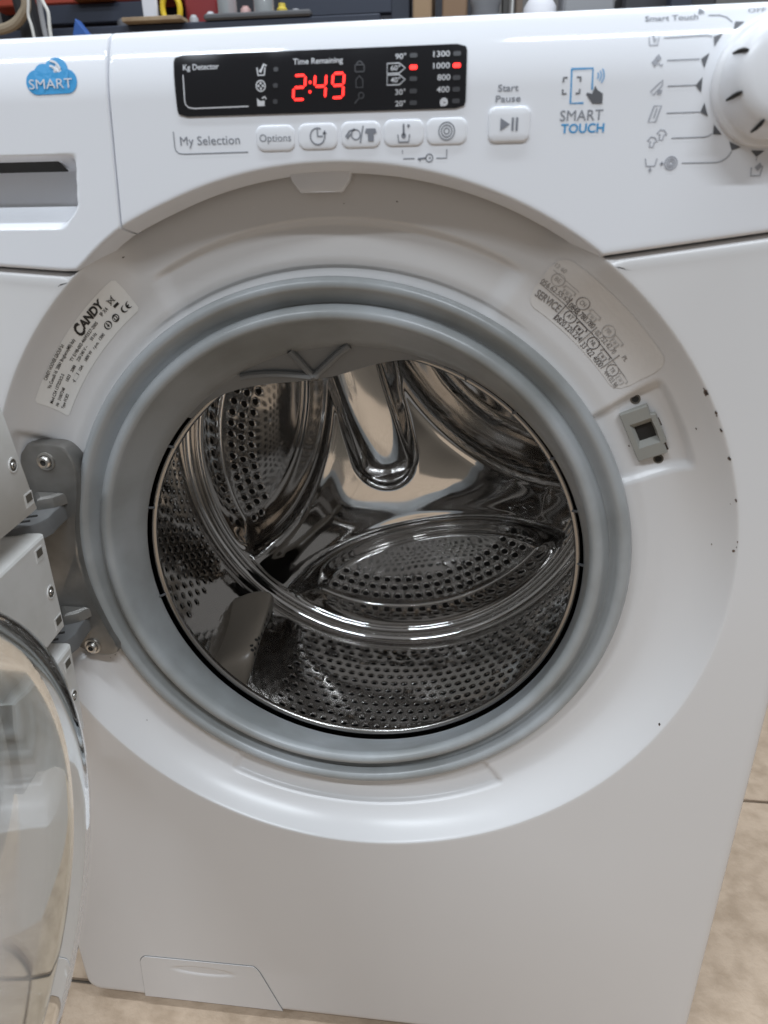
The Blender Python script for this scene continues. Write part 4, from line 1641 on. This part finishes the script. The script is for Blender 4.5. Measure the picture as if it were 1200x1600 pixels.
cable('tan_hose', [(-0.90, 1.0, 1.060), (-0.82, 1.0, 1.062), (-0.77, 1.0, 1.068), (-0.742, 1.0, 1.085), (-0.730, 1.0, 1.11), (-0.728, 1.0, 1.20)], 0.0085, M_tan, 'thick tan hose bending at the far left of the rack', 'hose')
cable('white_cable', [(-0.700, 0.95, 1.00), (-0.700, 0.95, 1.05), (-0.703, 0.95, 1.072), (-0.698, 0.95, 1.094), (-0.69, 0.95, 1.16)], 0.0026, M_wcab, 'white cable hanging right beside the tan hose')
cable('white_cable', [(-0.669, 0.95, 1.00), (-0.668, 0.95, 1.05), (-0.666, 0.95, 1.075), (-0.673, 0.95, 1.093), (-0.69, 0.95, 1.15)], 0.0030, M_wcab, 'white cable hanging nearest the blue bag corner')
cable('grey_cable', [(-0.686, 0.97, 1.00), (-0.690, 0.97, 1.08), (-0.688, 0.97, 1.18)], 0.0045, M_greyp, 'grey cable between the two white cables')
cable('black_cable', [(-0.755, 1.04, 0.98), (-0.752, 1.04, 1.06), (-0.768, 1.04, 1.20)], 0.020, M_drk, 'thick black cable behind the tan hose')
b = MB()
b.prism([(0, 0), (0.030, 0.0), (0.010, 0.026)], 0.02, facing(-0.624, 0.96, 1.036), bev=0.002)
one('blue_bag', b, M_bluep, 'blue bag corner poking up behind the drawer end', 'bag')
zb_ = 1.0775
bxo('wooden_plank', -0.575, -0.462, 1.04, 1.08, 1.0755, 1.0825, M_wood, 'short wooden plank under the paper packet and yellow clamp', 'plank', 0.001)
bxo('paper_packet', -0.566, -0.537, 1.12, 1.13, zb_, zb_ + 0.14, M_paper, 'white paper packet standing left of the yellow clamp', 'packet', 0.002)
b = MB()
pts = []
for k in range(25):
    a = radians(-50 + 290 * k / 24)
    pts.append((-0.508 + 0.017 * cos(a), 1.12, zb_ + 0.032 + 0.026 * sin(a)))
b.tube(pts, 0.0055, 8)
b.box((-0.500, 1.12, zb_ + 0.010), (0.006, 0.006, 0.010), bev=0.002)
one('yellow_clamp', b, M_yel, 'yellow ring shaped clamp beside the dark red box', 'clamp')
bxo('dark_red_box', -0.489, -0.423, 1.14, 1.19, zb_, zb_ + 0.15, M_dred, 'dark red box on the rack board', 'box', 0.004)
for i, (x, r, h, m, lab) in enumerate(((-0.552, 0.010, 0.016, M_greyp, 'small grey fitting in front of the paper packet'), (-0.522, 0.008, 0.012, M_greyp, 'small grey fitting under the yellow clamp'),
                                       (-0.425, 0.009, 0.020, M_paper, 'small white cap right of the dark red box'), (-0.392, 0.018, 0.075, M_jar, 'clear jar right of the dark red box'),
                                       (-0.322, 0.019, 0.055, M_jar, 'wide clear jar near the end of the grey tray'), (-0.357, 0.010, 0.026, mat('pink_cap', (0.55, 0.35, 0.33), 0.5), 'pink cap between the two clear jars'))):
    b = MB()
    b.lathe([(0.0, 0.0), (r, 0.0), (r, h * 0.75), (r * 0.9, h * 0.86), (r * 0.62, h * 0.9), (r * 0.62, h), (0, h)], Matrix.Translation((x, 1.10, zb_)), 20)
    one('jar' if m is M_jar else 'fitting', b, m, lab, 'jar' if m is M_jar else 'fitting')
bxo('grey_tray', -0.425, -0.225, 1.055, 1.075, zb_ - 0.002, zb_ + 0.008, mat('tray_grey', (0.09, 0.09, 0.095), 0.5), 'long dark grey tool tray lying in front of the jars', 'tray', 0.003)
bxo('cardboard_box', -0.049, -0.014, 1.15, 1.30, 1.03, 1.20, M_card, 'narrow cardboard box beside the right navy beam', 'box', 0.003)
bxo('brown_carton', 0.006, 0.052, 1.16, 1.30, 1.03, 1.20, mat('brown_carton', (0.24, 0.15, 0.09), 0.8), 'brown carton between cardboard box and pale bucket', 'carton', 0.003)
b = MB()
b.lathe([(0, 0), (0.022, 0), (0.026, 0.10), (0.029, 0.105), (0.029, 0.115), (0.025, 0.115), (0.024, 0.1), (0, 0.02)], Matrix.Translation((0.087, 1.17, 1.00)), 28)
one('pale_bucket', b, M_greyp, 'pale grey bucket behind the middle of the panel', 'bucket')
cable('thin_white_cord', [(0.136, 1.15, 0.98), (0.136, 1.15, 1.1), (0.138, 1.15, 1.25)], 0.0018, M_wcab, 'thin white cord hanging right of the bucket', 'cord')
b = MB()
b.lathe([(0, 0), (0.029, 0), (0.031, 0.05), (0.030, 0.11), (0.020, 0.125), (0.013, 0.135), (0, 0.135)], Matrix.Translation((0.188, 1.17, 0.985)), 28)
one('white_jug', b, M_paper, 'white plastic jug left of the grey mesh box', 'jug')
bxo('grey_mesh_box', 0.228, 0.318, 1.13, 1.25, 1.0, 1.13, M_greyp, 'grey mesh box behind the right of the panel', 'box', 0.004)
bxo('tool_case', 0.335, 0.50, 1.15, 1.3, 0.98, 1.12, mat('dark_case', (0.05, 0.05, 0.055), 0.5), 'black tool case behind the knob end of the panel', 'case', 0.006)

# small parts lying about on the boards
bits = [(-0.600, 1.10, 0.010, 0.016, (0.10, 0.10, 0.11), 'small dark socket between blue bag and paper packet', 'socket'),
        (-0.455, 1.09, 0.008, 0.014, (0.45, 0.45, 0.46), 'small silver nut in front of the dark red box', 'nut'),
        (-0.290, 1.11, 0.010, 0.030, (0.60, 0.45, 0.06), 'small yellow tube right of the wide clear jar', 'tube'),
        (-0.262, 1.10, 0.009, 0.018, (0.40, 0.40, 0.42), 'small silver cap near the right end of the grey tray', 'cap'),
        (-0.405, 1.085, 0.007, 0.012, (0.50, 0.20, 0.15), 'tiny red cap lying before the first clear jar', 'cap')]
for x, y, r, h, c, lab, cat_ in bits:
    b = MB()
    b.lathe([(0, 0), (r, 0), (r * 1.04, h * 0.3), (r, h * 0.7), (r * 0.7, h * 0.8), (r * 0.65, h), (0, h)], Matrix.Translation((x, y, zb_)), 18)
    one(cat_, b, mat('bit_' + cat_, c, 0.4), lab, cat_)
for x0, x1, z1, c, lab in ((-0.092, -0.056, 1.135, (0.03, 0.035, 0.05), 'narrow dark carton left of the cardboard box'),
                           (0.118, 0.131, 1.16, (0.06, 0.055, 0.05), 'thin dark pipe between bucket and white cord'),
                           (0.143, 0.156, 1.14, (0.16, 0.12, 0.09), 'thin brown strip between white cord and white jug')):
    bxo('carton' if 'carton' in lab else 'strip', x0, x1, 1.17, 1.22, 1.0, z1, mat('dim_bit', c, 0.6), lab, 'carton' if 'carton' in lab else 'strip', 0.002)
